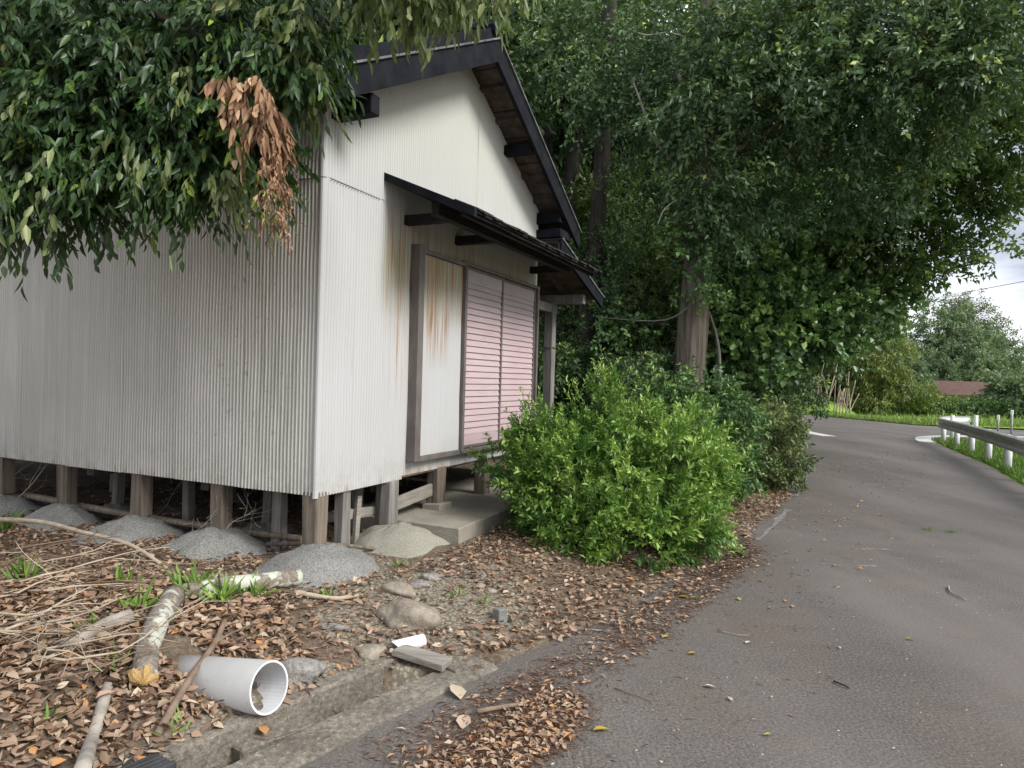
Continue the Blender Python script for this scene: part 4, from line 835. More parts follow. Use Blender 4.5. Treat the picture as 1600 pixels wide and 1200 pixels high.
farT = forest_tree('far_tree', (27.5, 56, 0), .4, 1.35, 'grey-green far tree behind the dark green tree by the bamboo', 'tree', 'l_far', 31, .2, .1, .9, 6.5, 2.6, .3, 'far thicket beyond the junction')
fB_, fA_, und_ = fB, fA, und; fA = fB = farT; und = forest_tree('far_thicket_shrub', (30, 50, 0), .4, 1.0, 'low grey-green shrub just left behind the far brown roof', 'shrub', 'l_far', 33, .18, .09, .8, 4.0, 2.4, .1, 'far thicket beyond the junction')
for k, (x, y, s_, src) in enumerate(((21.5, 45, 1.35, fA), (24.5, 49, 1.4, fB), (17.5, 46, 1.5, fB), (15.2, 43.5, 1.15, und), (18.2, 43, 1.2, und), (20.8, 42, 1.0, und), (23.4, 43.5, 1.1, und), (12.2, 45, 1.3, und), (26.0, 49, 1.0, und), (33, 52, 1.3, und), (38, 54, 1.3, und))):
    copy_tree(src, (x, y, 0), k*1.7, s_, ('tall dark tree behind the left of the bamboo clump', 'tall dark tree behind the right of the bamboo clump', 'tall dark tree above the bare bamboo stalks', 'dark thicket shrub behind the left bamboo stalks', 'dark thicket shrub behind the middle bamboo stalks', 'dark thicket shrub behind the right bamboo stalks', 'dark thicket shrub under the broad far tree', 'dark thicket shrub left of the bamboo stalks', 'dark thicket shrub left of the far brown roof', 'dark shrub behind the far brown roof', 'dark shrub right behind the hedge')[k], 'far thicket beyond the junction')
hedge = tag(crown('clipped_hedge', [((x, 37.5, .62), (.75, .5, .5), 190) for x in np.arange(23.6, 40, .8)], M['l_forest'], None, k=8, twig=.12, Lf=.11, Wf=.06, droop=.1, inner=.6, cl=3, crad=.06), 'low clipped green hedge along the far edge of the rice field', 'hedge')
fh = empty('far_house', (29.3, 45, -.12)); tag(fh, 'house with a brown-red roof peeking above the hedge', 'house')
part('wall', M['slab'], fh, lambda b: b.box((0, 0, .75), (4.6, 3, 1.5)))
part('roof', M['roofred'], fh, lambda b: b.add([(-2.6, -1.9, 1.35), (2.6, -1.9, 1.35), (1.9, 0, 2.25), (-1.9, 0, 2.25), (-2.6, 1.9, 1.35), (2.6, 1.9, 1.35)], [(0, 1, 2, 3), (1, 5, 2), (5, 4, 3, 2), (4, 0, 3), (0, 4, 5, 1)]))
# grassy bank at the bend
bx, by = 17.6, 39.5; n, m_ = 36, 10; V = []
for j in range(m_+1):
    for k in range(n):
        a_ = 2*math.pi*k/n; q = j/m_; V.append((bx+1.9*q*math.cos(a_), by+3.4*q*math.sin(a_), -.05+.85*(1-q*q)+.02*math.sin(k*3.1+j*2)))
b = MB(); b.add(V, [(j*n+k, (j+1)*n+k, (j+1)*n+(k+1) % n, j*n+(k+1) % n) for j in range(m_) for k in range(n)]); tag(b.build('grass_bank', M['rice'], None, True), kind='structure')
# bamboo stalks
for k in range(34):
    px = 1247+random.uniform(0, 84)+k*.3; Y = 39.5-(px-1247)*.05; p = onz(px, 650, Y, -.05); p.z = max(-.05, -.05+.85*(1-((p.x-17.6)/1.9)**2-((p.y-39.5)/3.4)**2))-.05; hgt = random.uniform(1.3, 2.6); ln = random.uniform(-.5, .6)
    b = MB(); limb([(0, 0, 0), (ln*.4, .02, hgt*.5), (ln, .05, hgt)], .035, .018, b, 6, 0, 3)
    o = b.build('bamboo_stalk', M['twigpale'], None, True); o.location = (p.x, p.y, p.z); tag(o, 'bare tan bamboo stalk in the row behind the grassy verge', 'bamboo', 'bare bamboo stalks at the road bend')

# guard rail --------------------------------------------------------------
line = [(6.9, 7.6), (8.55, 11.2), (9.95, 14.1), (11.5, 17.6), (12.45, 19.9)]
rail = empty('guardrail', (12.45, 19.9, 0)); tag(rail, 'weathered steel guardrail on white posts along the right road edge', 'guardrail')
lp = smooth_line(np.array(line), 2); seg = np.linalg.norm(np.diff(lp, axis=0), axis=1); cs = np.concatenate([[0], np.cumsum(seg)])
def along(s_): return np.array([np.interp(s_, cs, lp[:, 0]), np.interp(s_, cs, lp[:, 1])])
prof = [(.0, .70), (.045, .675), (.05, .63), (.005, .585), (.0, .555), (.005, .525), (.05, .48), (.045, .435), (0, .41)]
def wbeam(b, P, th=.006):
    n = len(prof); V = []
    for k, p in enumerate(P):
        d = P[min(k+1, len(P)-1)]-P[max(k-1, 0)]; d = d/np.linalg.norm(d); nn = np.array([-d[1], d[0]])
        for a_, z_ in prof: q = p+nn*a_; V.append((q[0]-12.45, q[1]-19.9, z_))
        for a_, z_ in prof[::-1]: q = p+nn*(a_-th*2); V.append((q[0]-12.45, q[1]-19.9, z_))
    m_ = 2*n; fs = [(k*m_+j, k*m_+(j+1) % m_, (k+1)*m_+(j+1) % m_, (k+1)*m_+j) for k in range(len(P)-1) for j in range(m_)]
    fs += [tuple(range(m_))[::-1], tuple((len(P)-1)*m_+j for j in range(m_))]; b.add(V, fs)
part('rail_beam', M['rail'], rail, lambda b: wbeam(b, [along(s_) for s_ in np.linspace(0, cs[-1], 24)]))
for k, s_ in enumerate(np.arange(cs[-1]-.25, .4, -1.78)):
    p = along(s_); part('post', M['white'], rail, lambda b: (b.tube([(p[0]+.06-12.45, p[1]-.03-19.9, -.15), (p[0]+.06-12.45, p[1]-.03-19.9, .66)], .065, 14), b.tube([(p[0]+.06-12.45, p[1]-.03-19.9, .66), (p[0]+.06-12.45, p[1]-.03-19.9, .69)], [.065, .02], 14)), True)
r2 = empty('guardrail', (12.8, 20.3, 0)); tag(r2, 'short white guardrail section turning away at the corner of the junction', 'guardrail')
P2 = [np.array(q)+np.array([12.45-12.8, 19.9-20.3]) for q in ((12.75, 20.35), (13.6, 21.3), (14.6, 21.75))]
part('rail_beam', M['white'], r2, lambda b: wbeam(b, P2))
for q in ((13.5, 21.15), (14.6, 21.7)): part('post', M['white'], r2, lambda b: b.tube([(q[0]-12.8+.08, q[1]-20.3-.08, -.1), (q[0]-12.8+.08, q[1]-20.3-.08, .74)], .06, 12), True)
for px, pb, pt, Y, lb in ((1559, 676, 649, 25.2, 'shorter grey marker pole behind the guardrail'), (1580, 682, 641, 23.8, 'taller grey marker pole behind the guardrail near the right edge')):
    p0 = at(px, pb, Y); p1 = at(px+1, pt, Y); o = empty('marker_pole', (p0.x, p0.y, -.05)); tag(o, lb, 'pole')
    part('pole', M['rail'], o, lambda b: b.tube([(0, 0, 0), (0, 0, p1.z+.05)], .035, 10), True); part('reflector', M['white'], o, lambda b: b.box((0, 0, p1.z-.02), (.10, .03, .16)))
b = MB(); b.tube([at(1500, 458, 60), at(1545, 450, 60), at(1620, 436, 60), at(1900, 380, 60)], .03, 5); tag(b.build('power_line', M['blackplastic']), 'thin dark overhead wire crossing the sky at far right', 'wire')

# grass -------------------------------------------------------------------
def blades(name, P, Lf, Wf, mat, kind='stuff', lean=.5, bt=.5):
    n = len(P); D = np.stack([rng.normal(0, lean, n), rng.normal(0, lean, n), np.ones(n)], -1); Nn = rand_unit(n)
    V, Q, T = leaf_arrays(P, D, Nn, Lf*rng.uniform(.5, 1.3, n), Wf*rng.uniform(.7, 1.3, n), np.clip(bt+rng.normal(0, .22, n), 0, 1), False, .1, .15)
    return link(name, npmesh(name, V, Q, T), mat)
n = 15000; s_ = rng.uniform(0, 1, n)**.8; y_ = 6.5+s_*14.0; x_ = np.interp(y_, [0, 10.94, 14.16, 17.83, 20.2], [3.1, 8.23, 9.84, 11.38, 12.4])+rng.exponential(.9, n)+.12
P = np.stack([x_, y_, np.full(n, -.05)], -1)
tag(blades('verge_grass', P, .17, .012, M['grass']), 'green grass growing under the guardrail', 'grass', None, 'stuff')
n = 9000; x_ = rng.uniform(17.2, 45, n); y_ = 28.7+rng.exponential(1.8, n)+.0*x_; 
tag(blades('rice_plants', np.stack([x_, y_, np.zeros(n)], -1), .34, .035, M['grass'], bt=.95), 'bright green young rice along the near edge of the field', 'rice', None, 'stuff')
n = 6000; y_ = rng.uniform(28.6, 42, n); x_ = np.interp(y_, [28, 33, 40, 60], [17.0, 16.2, 15.4, 14.6])+rng.exponential(.7, n)+.05
tag(blades('roadside_grass', np.stack([x_, y_, np.full(n, .0)], -1), .2, .03, M['grass'], bt=.85), 'strip of light green grass on the bend of the road', 'grass', None, 'stuff')

# ------------------------------------------------------------------ litter and debris
pm1 = at(421, 1074, 2.93); pm0 = at(258, 1060, 3.22)
def in_poly(x, y, poly):
    c = np.zeros(x.shape, bool); n = len(poly)
    for k in range(n):
        x1, y1 = poly[k]; x2, y2 = poly[(k+1) % n]
        m_ = ((y1 > y) != (y2 > y)) & (x < (x2-x1)*(y-y1)/((y2-y1) if y2 != y1 else 1e-9)+x1); c ^= m_
    return c
def scatter(poly, n, minz=None):
    poly = [(p[0], p[1]) for p in poly]; a_ = np.array(poly); lo, hi = a_.min(0), a_.max(0); X_ = []; Y_ = []; tot = 0
    while tot < n:
        x = rng.uniform(lo[0], hi[0], n*2); y = rng.uniform(lo[1], hi[1], n*2); m_ = in_poly(x, y, poly)
        X_.append(x[m_]); Y_.append(y[m_]); tot += m_.sum()
    return np.concatenate(X_)[:n], np.concatenate(Y_)[:n]
def ground_z(x, y): return np.maximum(height(x, y), np.where(kerb_dist(x, y) <= .05, .002, -9))
def litter(name, x, y, Lf, Wf, mat, label, up=.0, tilt=.35, bt=.5, tvar=.26, fine=False, curl=.12, kind='stuff', keep=True):
    d = kerb_dist(x, y); ok = ~((d > .13) & (d < .40) & (y < GY1) & (y > GY0)) if keep else np.ones(len(x), bool)
    if 'pm0' in globals():
        a2 = np.array([pm0.x, pm0.y]); b2 = np.array([pm1.x, pm1.y]); dd = b2-a2; tt = np.clip(((x-a2[0])*dd[0]+(y-a2[1])*dd[1])/(dd@dd), 0, 1.2)
        ok &= np.hypot(x-a2[0]-tt*dd[0], y-a2[1]-tt*dd[1]) > .10
    d = d; x, y = x[ok], y[ok]; n = len(x); P = np.stack([x, y, np.where((d[ok] > -.06) & (d[ok] < .46) & (y < GY1+.05), .02, ground_z(x, y))+rng.uniform(.002, .012, n)+up*rng.uniform(0, 1, n)], -1)
    a_ = rng.uniform(0, 6.283, n); D = np.stack([np.cos(a_), np.sin(a_), rng.normal(0, tilt*.6, n)], -1)
    Nn = np.stack([rng.normal(0, tilt, n), rng.normal(0, tilt, n), np.ones(n)], -1)
    V, Q, T = leaf_arrays(P, D, Nn, Lf*rng.uniform(.45, 1.3, n), Wf*rng.uniform(.6, 1.3, n), np.clip(bt+rng.normal(0, tvar, n), 0, 1), fine, rng.uniform(-.1, .5, (n, 1)), curl)
    return tag(link(name, npmesh(name, V, Q, T), mat), label, 'leaf litter', None, kind)
G = lambda *q: [tuple(gnd(px, py, .12))[:2] for px, py in q]
bank = [(-5.5, 2.6), (-3.2, 1.2), (-1.6, 1.6), (-1.0, 2.85), (-.65, 3.45), (-.1, 3.65), (.6, 4.1)]+G((1000, 950), (1090, 885), (1180, 812), (1240, 762), (1200, 740), (1120, 745), (1000, 780), (820, 800), (700, 870), (560, 905), (420, 890), (330, 850), (180, 830), (0, 815))+[(-6.3, 5.6)]
x, y = scatter(bank, 22000); m_ = ~((np.hypot(x+.45, (y-4.3)) < .42) & (rng.uniform(0, 1, len(x)) < .7)); litter('leaf_litter', x[m_], y[m_], .054, .026, M['litter'], 'thick brown leaf litter covering the bank in front of the shed', .02, .4, .48, .27, True)
x, y = scatter([(-3.4, 2.0), (-1.3, 2.0), (-.9, 3.2), (-1.4, 4.2), (-3.6, 4.2)], 8500); litter('leaf_litter', x, y, .058, .030, M['litter'], 'large dry leaves heaped around the grey pipe', .03, .5, .55, .27, True, .2)
x, y = scatter([tuple(hw(u_, v_, 0))[:2] for u_, v_ in ((-.3, -.1), (.2, -.2), (3.8, .4), (3.8, 4), (-.3, 5), (-.35, 1))], 3500); litter('leaf_litter', x, y, .06, .032, M['litter'], 'brown leaves blown under the shed floor', .01, .4, .38, .22)
x, y = scatter(bank, 7000); litter('leaf_fragments', x, y, .022, .010, M['litter'], 'small broken leaf crumbs between the dry leaves on the bank', .015, .5, .5, .3)
x, y = scatter(bank, 1500); litter('dry_stems', x, y, .12, .003, M['litter'], 'thin dry stems lying over the leaves on the bank', .02, .2, .55, .25)
rp = G((560, 1200), (650, 1150), (760, 1090), (860, 1040), (920, 1055), (900, 1110), (800, 1170), (720, 1230), (560, 1240))
x, y = scatter(rp, 1100); litter('leaf_fragments', x, y, .045, .018, M['litter'], 'patch of broken leaves and wood chips on the asphalt by the gutter', .012, .35, .62, .25)
x, y = scatter(rp, 4200); litter('pine_needles', x+rng.normal(0, .05, len(x)), y+rng.normal(0, .04, len(x)), .04, .0035, M['needle'], 'red-brown needles around the leaf patch on the asphalt', .006, .15, .45, .25)
edge = G((560, 1130), (720, 1060), (880, 990), (1000, 930), (1090, 880), (1170, 820), (1190, 850), (1100, 920), (1010, 985), (900, 1040), (760, 1090), (620, 1160))
x, y = scatter(edge, 3200); litter('pine_needles', x+rng.normal(0, .05, len(x)), y+rng.normal(0, .05, len(x)), .055, .0035, M['needle'], 'red-brown needles strewn along the edge of the road', .004, .12, .5, .25)
x, y = scatter(edge, 700); litter('leaf_fragments', x, y, .04, .016, M['litter'], 'broken leaves along the edge of the road', .004, .25, .6, .25)
x, y = scatter([(-.4, 2.2), (1.5, 2.2), (3.5, 3.0), (7.6, 10.5), (10.5, 17), (8, 17.6), (5.4, 12), (3.2, 8), (1.8, 5.6), (.9, 4.3), (.2, 3.5)], 1100); litter('road_chips', x, y, .016, .009, M['chip'], 'tiny leaf and gravel specks scattered over the asphalt', 0, .15, .75, .28, False, .05)
x, y = scatter([(1.0, 4.3), (2.8, 5.2), (9.8, 15.5), (8.2, 17.5), (5.5, 12), (3.2, 8)], 330); litter('road_chips', x, y, .05, .022, M['litter'], 'scattered dry leaf pieces on the far part of the road', 0, .2, .75, .25, False, .08)
x, y = scatter([(.2, 3.4), (.4, 2.3), (1.6, 3.2), (2.6, 5.2), (1.9, 5.9), (1, 4.5)], 180); litter('pine_needles', x, y, .045, .0025, M['needle'], 'sparse needles spread over the asphalt', 0, .05, .4, .3)
x, y = scatter([(-3.6, 2.0), (-2.2, 2.0), (-1.75, 2.9), (-2.0, 3.9), (-3.8, 4.0)], 700); litter('dry_stems', x, y, .22, .005, M['litter'], 'tangle of dry grass stems in the brush heap at left', .08, .35, .6, .25)
# pebbles in the gravelly patch
def stone_mesh(name, r, seed, sq=(1, .8, .6), n=2, rough=.18):
    bm = bmesh.new(); bmesh.ops.create_icosphere(bm, subdivisions=n, radius=1); rr = random.Random(seed); ph = [rr.uniform(0, 6) for _ in range(6)]
    for v_ in bm.verts:
        c = v_.co; f_ = 1+rough*(math.sin(c.x*2.3+ph[0])*math.cos(c.y*2.7+ph[1])+.6*math.sin(c.z*4+ph[2]+c.x*3)+.35*math.sin(c.y*7+ph[3]))
        v_.co = Vector((c.x*sq[0], c.y*sq[1], c.z*sq[2]))*f_*r
    for f_ in bm.faces: f_.smooth = True
    me = bpy.data.meshes.new(name); bm.to_mesh(me); bm.free(); return me
pm = stone_mesh('pebble', 1, 3, n=1); vb = np.array([v_.co[:] for v_ in pm.vertices]); fb = np.array([p.vertices[:] for p in pm.polygons])
x1, y1 = scatter(G((560, 905), (640, 890), (720, 880), (800, 850), (780, 890), (740, 960), (640, 1000), (560, 960)), 330); x2, y2 = scatter(G((450, 1100), (480, 1040), (600, 1000), (650, 1035), (560, 1070)), 300)
a3 = rng.uniform(0, 6.28, 260); r3 = rng.normal(.53, .06, 260); x3 = np.where(np.arange(260) % 2, c0.x+.03, c1.x)+r3*np.cos(a3); y3 = np.where(np.arange(260) % 2, c0.y-.03, c1.y)+r3*np.sin(a3)*.93
x = np.concatenate([x1, x2, x3]); y = np.concatenate([y1, y2, y3]); n = len(x); s_ = rng.lognormal(-4.75, .45, n); a_ = rng.uniform(0, 6.28, n)
ca, sa = np.cos(a_), np.sin(a_); Vx = (vb[None, :, 0]*ca[:, None]-vb[None, :, 1]*sa[:, None])*s_[:, None]+x[:, None]; Vy = (vb[None, :, 0]*sa[:, None]+vb[None, :, 1]*ca[:, None])*s_[:, None]+y[:, None]
Vz = vb[None, :, 2]*s_[:, None]+ground_z(x, y)[:, None]+.25*s_[:, None]
V = np.stack([Vx, Vy, Vz], -1).reshape(-1, 3); Q = (fb[None]+(np.arange(n)*len(vb))[:, None, None]).reshape(-1, 3)
tag(link('pebbles', npmesh('pebbles', V, Q, None, True), M['stone']), 'small pebbles in the sandy soil between the mounds and the gutter', 'pebbles', None, 'stuff')
# stones
for k, (px, py, r, sq, mt, lb) in enumerate(((640, 957, .165, (1, .75, .52), 'stone', 'largest flat brown fieldstone on the bank in front of the shed'), (580, 996, .075, (1, .8, .45), 'stone', 'smaller grey flat stone left of the white pipe scrap'),
    (462, 1035, .12, (1.15, .6, .5), 'stone2', 'rough grey rubble lump just behind the mouth of the pipe'), (622, 925, .10, (1.2, .6, .5), 'stone', 'brown angular stone touching the back of the largest fieldstone'), (672, 905, .055, (1.2, .7, .6), 'stone2', 'whitish pointed stone near the pale mortar mound'),
    (748, 908, .04, (1, .8, .6), 'stone', 'tan cobble, left one of the pair below the concrete slab'), (766, 912, .038, (1, .8, .6), 'stone', 'tan cobble, right one of the pair below the concrete slab'), (520, 975, .05, (1.6, .5, .35), 'stone2', 'thin pale stone flake on the leaves left of the large fieldstone'), (655, 915, .05, (1.2, .8, .5), 'stone2', 'small grey stone behind the brown angular stone'))):
    p = gnd(px, py, .13); z_ = hz(p.x, p.y); o = link('stone', stone_mesh('stone', r, k+5, sq, 3, .2), M[mt]); o.location = (p.x, p.y, z_+r*sq[2]*.35); o.rotation_euler = (.1, .05, random.uniform(-.4, .4)); tag(o, lb, 'stone')
p = gnd(783, 940, .14); b = MB(); b.box((0, 0, .03), (.075, .07, .09), Matrix.Rotation(.5, 3, 'Z'), .006); o = b.build('concrete_block', M['mortar']); o.location = (p.x, p.y, hz(p.x, p.y)); tag(o, 'small grey concrete cube standing on the leaves right of the fieldstone', 'block')
# pipes
def pipe(name, p0, p1, r, th, mat, endmat, n=40, cut=None):
    b = MB(); p0, p1 = Vector(p0), Vector(p1); d = (p1-p0).normalized(); x = d.cross(Vector((0, 0, 1))).normalized(); y = x.cross(d); V = []
    for p, rr in ((p0, r), (p1, r), (p1, r-th), (p0, r-th)):
        for k in range(n):
            a_ = 2*math.pi*k/n; q = p.copy()
            if cut and (p-p1).length < 1e-6: q = p+d*cut*math.sin(a_)
            V.append(q+(x*math.cos(a_)+y*math.sin(a_))*rr)
    for j in range(4): b.add([], [])
    fs = []; mi = []
    for j in range(4):
        for k in range(n): fs.append((j*n+k, j*n+(k+1) % n, ((j+1) % 4)*n+(k+1) % n, ((j+1) % 4)*n+k)); mi.append(0 if j == 0 else 1)
    b.v = [tuple(q) for q in V]; b.f = fs; b.mi = mi; return b.build(name, [mat, endmat], None, False)
o = pipe('drain_pipe', pm0+(pm0-pm1)*.25, pm1, .109, .009, M['pvc'], M['pvcend']); tag(o, 'large grey plastic drain pipe opening toward the road', 'pipe')
for p in o.data.polygons: p.use_smooth = len(p.vertices) == 4 and p.material_index == 0
p = gnd(640, 990, .12); z_ = hz(p.x, p.y)+.032
o = pipe('pipe_scrap', Vector((p.x+.07, p.y+.05, z_+.006)), Vector((p.x-.055, p.y-.03, z_)), .036, .004, M['white'], M['pvcend'], 24, .035); tag(o, 'short white broken plastic pipe scrap below the largest fieldstone', 'pipe')
# plank bridging the gutter
p = gnd(657, 1038, .04); b = MB(); b.box((0, 0, 0), (.30, .11, .03), Matrix.Rotation(R(-24), 3, 'Z') @ Matrix.Rotation(R(4), 3, 'Y'), .005); o = b.build('wooden_plank', M['plank']); o.location = (p.x, p.y+.06, .055); tag(o, 'short weathered plank lying across the end of the open gutter', 'plank')
p = gnd(200, 1200, .02); o = empty('gutter_grate', (p.x-.03, p.y-.10, .03), R(53)); tag(o, 'black ribbed grate at the bottom left corner over the gutter', 'grate')
part('frame', M['blackplastic'], o, lambda b: (b.box((0, .09, 0), (.42, .02, .03)), b.box((0, -.09, 0), (.42, .02, .03)), b.box((0, 0, -.008), (.40, .16, .006))))
for k in range(6): part('rib', M['blackplastic'], o, lambda b: b.box((0, -.066+k*.0265, .004), (.40, .012, .02)))

# logs and branches
def gp(px, py, up=0., z0=.14):
    p = gnd(px, py, z0)
    for _ in range(4): p = gnd(px, py, float(ground_z(np.array([p.x]), np.array([p.y]))[0])+up)
    return p
def log(name, pix, r0, r1, mat, label, n=12, end=None, jit=.05, cat='log'):
    pts = [gp(px, py, u_) for px, py, u_ in pix]; b = MB(); limb(pts, r0, r1, b, n, jit); o = b.build(name, mat, None, True)
    if end:
        d = (pts[-1]-pts[-2]).normalized(); e_ = MB(); e_.tube([pts[-1]-d*.004, pts[-1]+d*.012, pts[-1]+d*.04], [r1*1.0, r1*.8, r1*.2], 16, True, .4); e_.build('broken_end', M[end], o, False)
    return tag(o, label, cat)
log('fallen_log', ((272, 930, .05), (250, 965, .06), (232, 1010, .07), (226, 1058, .06)), .056, .05, M['lichen'], 'lichen-spotted log with a broken orange end pointing at the road', end='fresh')
log('fallen_log', ((466, 902, .055), (400, 910, .07), (335, 916, .065), (285, 925, .05)), .055, .045, M['lichen'], 'lichen-covered log lying sideways in front of the corner mound')
b = MB(); limb([at(352, 968, 3.50), at(335, 1005, 3.26), at(298, 1058, 2.96), at(262, 1120, 2.74), at(244, 1150, 2.66)], .013, .018, b, 8, .08); limb([at(335, 1005, 3.26), at(360, 990, 3.38), at(395, 975, 3.5)], .008, .004, b, 6)
tag(b.build('fallen_branch', M['twigbrown'], None, True), 'brown forked stick leaning over the grey pipe', 'branch')
log('fallen_branch', ((170, 1065, .02), (158, 1110, .03), (142, 1160, .03), (128, 1205, .03)), .022, .026, M['twiggrey'], 'thick grey stick in the leaves at the bottom left', 9, cat='branch')
log('fallen_log', ((205, 962, .04), (165, 975, .05), (120, 1000, .04), (75, 1012, .0)), .034, .022, M['twiggrey'], 'pale debarked log half buried in the brush left of the lichen log')
log('fallen_branch', ((-20, 812, .10), (60, 815, .12), (130, 832, .12), (200, 850, .10), (250, 880, .03)), .022, .012, M['twigpale'], 'long pale bare branch along the top of the brush heap', 8, cat='branch')
log('fallen_branch', ((460, 925, .03), (520, 935, .03), (560, 930, .02)), .018, .01, M['twigpale'], 'pale split wood piece below the corner mound', 7, cat='branch')
log('fallen_branch', ((410, 850, .02), (500, 850, .1), (585, 857, .03)), .02, .014, M['brownwood'], 'thin round pole lying between the two front mounds', 8, cat='branch')
log('fallen_branch', ((745, 1112, .02), (775, 1106, .025), (812, 1100, .02)), .012, .009, M['twigbrown'], 'curved bark piece lying in the leaf patch on the asphalt', 7, cat='branch')
log('fallen_branch', ((1136, 856, .012), (1150, 862, .015), (1166, 871, .01)), .011, .007, M['bark'], 'dark stick on the road edge beside the bright bush', 6, cat='branch')
log('fallen_branch', ((1482, 916, .008), (1486, 925, .012), (1510, 937, .008)), .008, .004, M['twiggrey'], 'small crooked grey twig on the open road at right', 6, cat='branch')
log('fallen_branch', ((1303, 1064, .005), (1315, 1069, .01), (1327, 1075, .005)), .005, .004, M['bark'], 'tiny dark twig in the middle of the road', 5, cat='branch')
log('fallen_branch', ((905, 905, .01), (960, 915, .02), (1040, 908, .01)), .007, .005, M['twigbrown'], 'thin brown stick under the front of the bright bush', 5, cat='branch')
random.seed(11)
for k in range(18):                       # pale dry twigs of the brush heap
    px, py = random.uniform(-60, 70), random.uniform(850, 1080); p = gp(px, py, random.uniform(.04, .16)); b = MB()
    a_ = random.uniform(-.9, 1.5); twiggy(b, p, (math.cos(a_), math.sin(a_), random.uniform(.0, .3)), random.uniform(.35, .75), random.uniform(.004, .009), 2, .24, 5, .5, 3)
    tag(b.build('dry_twig', M['twigpale'] if k % 3 else M['twigbrown'], None, True), 'thin dry branching twig in the tangled brush heap at the left edge', 'twig', 'dry twigs of the brush heap')
for k, (px, py, dx, dz, ln, lb) in enumerate(((-10, 790, .6, .35, .9, 'bare pale twig reaching up in front of the left stilts'), (20, 745, .7, .5, .7, 'bare lichen twig standing highest at the left edge'), (250, 800, .5, .6, .55, 'grey leafless seedling in front of the third stilt'), (280, 850, .3, .8, .5, 'grey leafless seedling between the second and third mounds'), (330, 860, .4, .4, .5, 'dead twig fan left of the second mound'))):
    p = gp(px, py, .02); b = MB(); twiggy(b, p, (dx, -.1, dz), ln, .008 if k < 2 else .004, 2, .2, 5, 0, 4); tag(b.build('bare_twig', M['twigpale'] if k < 2 else M['twiggrey'], None, True), lb, 'twig')
for k, (px, py) in enumerate(((470, 1140), (520, 1110), (600, 1090), (960, 1075), (985, 1005), (940, 985), (1010, 940), (690, 985), (560, 945), (860, 960), (1120, 985))):
    p = gp(px, py, .006); b = MB(); a_ = random.uniform(0, 6.28); twiggy(b, p, (math.cos(a_), math.sin(a_), .15 if k < 3 else .03), random.uniform(.15, .3), .0035, 1, .25, 5, .9 if k > 2 else .3, 2)
    tag(b.build('small_twig', M['twigbrown'] if k < 5 else M['twiggrey'], None, True), ('dark wiry twig rising from the gutter by the pipe mouth', 'dark wiry twig rising from the middle of the gutter', 'thin wiry twig on the kerb of the gutter')[k] if k < 3 else 'small loose twig lying along the road edge', 'twig', None if k < 3 else 'loose twigs along the road edge')
# weeds
for k, (px, py, n, Lf, lb) in enumerate(((300, 935, 46, .15, 'largest grassy weed tuft behind the lichen log'), (345, 945, 36, .13, 'grassy weed tuft right of the lichen log'), (390, 935, 28, .12, 'grassy weed tuft in the middle of the sideways log'), (458, 905, 34, .11, 'grass tuft at the foot of the corner mound'), (215, 955, 14, .12, 'upright fern-like weed left of the lichen log'), (195, 925, 16, .12, 'weed tuft behind the debarked log'),
    (180, 1045, 10, .08, 'small bright weed left of the pipe'), (75, 1130, 9, .06, 'low clover-like weed among leaves at bottom left'), (283, 1140, 10, .06, 'tiny weed below the leaning stick'), (622, 885, 16, .06, 'small weed between the fieldstone and the pale mound'), (715, 932, 14, .05, 'yellow-green seedling right of the fieldstone'), (755, 945, 9, .06, 'tiny weed beside the concrete cube'), (510, 935, 12, .06, 'tiny weed below the pale split wood'), (130, 990, 16, .10, 'weed tuft left of the debarked log'), (10, 830, 20, .15, 'weed clump by the long pale branch at the left edge'), (40, 915, 22, .14, 'weed clump in the brush at the left edge'),
    (1451, 828, 46, .03, 'left one of two tiny grass tufts growing in the road'), (1486, 832, 46, .03, 'right one of two tiny grass tufts growing in the road'))):
    p = gp(px, py, .0); m_ = 26 if k < 16 else n
    P = np.array([[p.x+random.gauss(0, .03 if k < 6 else .02), p.y+random.gauss(0, .025), p.z] for _ in range(n)])
    if k >= 16: P[:, 0] += rng.normal(0, .04, n)
    o = blades('weed', P-np.array(p), Lf*1.25, Lf*.17, M['grass'] if k > 5 else M['l_box'], lean=.8, bt=.4 if k > 5 else .78); o.location = p; tag(o, lb, 'weed')
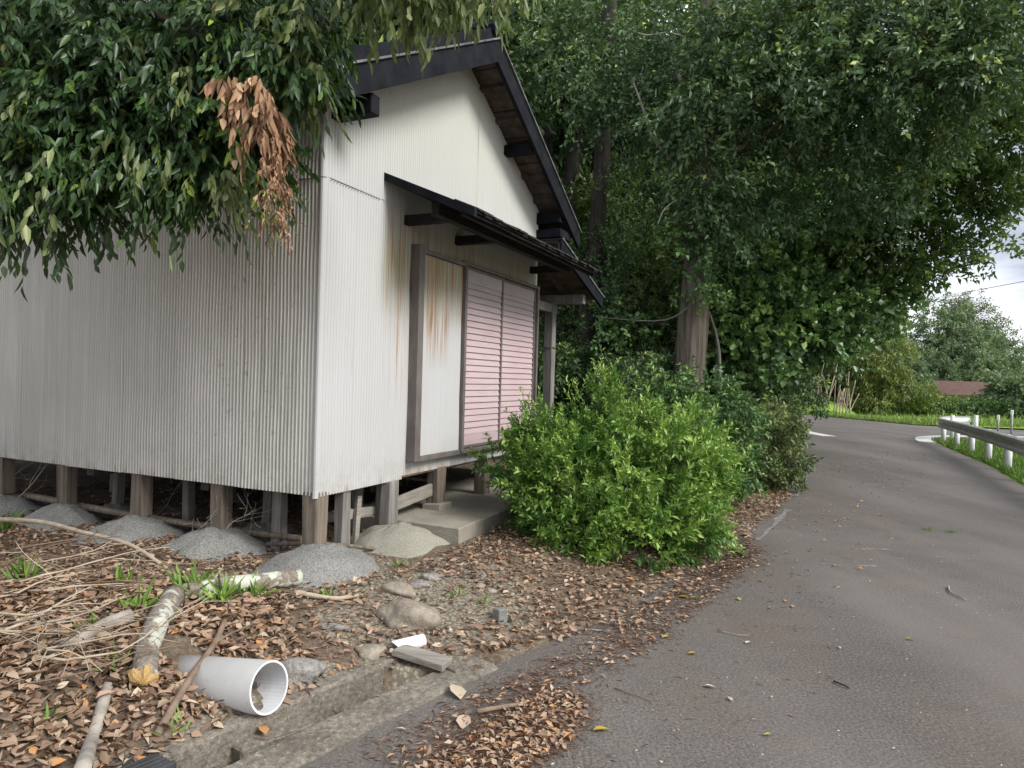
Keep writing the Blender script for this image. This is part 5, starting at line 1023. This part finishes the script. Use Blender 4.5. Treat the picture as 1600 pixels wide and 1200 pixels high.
# single leaves on the road
lv = ((926, 1141, .045, 'yellow', .6, 'bright yellow leaf on the asphalt beside the needle patch'), (1047, 994, .04, 'yellow', .1, 'three-lobed pale yellow leaf on the asphalt left of centre'), (1078, 934, .05, 'yellow', .2, 'yellow-green leaf on the asphalt at the left of a touching pair'), (1094, 935, .05, 'l_box', .9, 'green leaf on the asphalt at the right of a touching pair'), (1089, 1020, .035, 'yellow', .9, 'orange-yellow leaf on the asphalt below the lobed pale leaf'),
      (1099, 1071, .035, 'chip', 1, 'whitish dry leaf on the asphalt below the orange-yellow leaf'), (1165, 1005, .028, 'chip', 1, 'tiny pale leaf on the middle of the asphalt'), (1156, 938, .035, 'yellow', .1, 'pale green leaf on the asphalt right of the touching pair'), (1194, 908, .03, 'yellow', .4, 'small upright yellow leaf on the asphalt below the bush'), (1239, 949, .03, 'needle', .9, 'small red leaf on the middle of the road'),
      (1416, 998, .03, 'yellow', .1, 'yellow-green leaf on the right part of the road'), (1206, 1147, .025, 'yellow', .2, 'pale yellow leaf near the bottom of the road'), (1144, 1095, .025, 'chip', .8, 'small curled grey leaf near the bottom of the road'), (720, 1093, .09, 'litter', .93, 'large pale tan leaf on the kerb side of the needle patch'), (722, 1140, .075, 'litter', .85, 'pale curled bark-like leaf in the middle of the needle patch'), (415, 1155, .05, 'litter', 1, 'orange leaf lying in the concrete gutter below the pipe'), (1310, 1010, .02, 'chip', .9, 'tiny white speck of leaf right of road centre'), (1265, 820, .03, 'yellow', .6, 'small yellow leaf on the road beside the shrubs'))
for px, py, s_, mt, tn, lb in lv:
    p = gp(px, py, .006, 0) if px > 500 else gnd(px, py, -.04); a_ = random.uniform(0, 6.28)
    if px < 500: p.z = -.02
    V, Q, T = leaf_arrays(np.zeros((1, 3)), np.array([[math.cos(a_), math.sin(a_), .12]]), np.array([[.1, .2, 1.]]), np.array([s_*1.7]), np.array([s_*.95]), np.array([tn]), True, .2, .08)
    o = link('fallen_leaf', npmesh('fallen_leaf', V, Q, T), M[mt]); o.location = p; tag(o, lb, 'leaf', 'single leaves on the road')
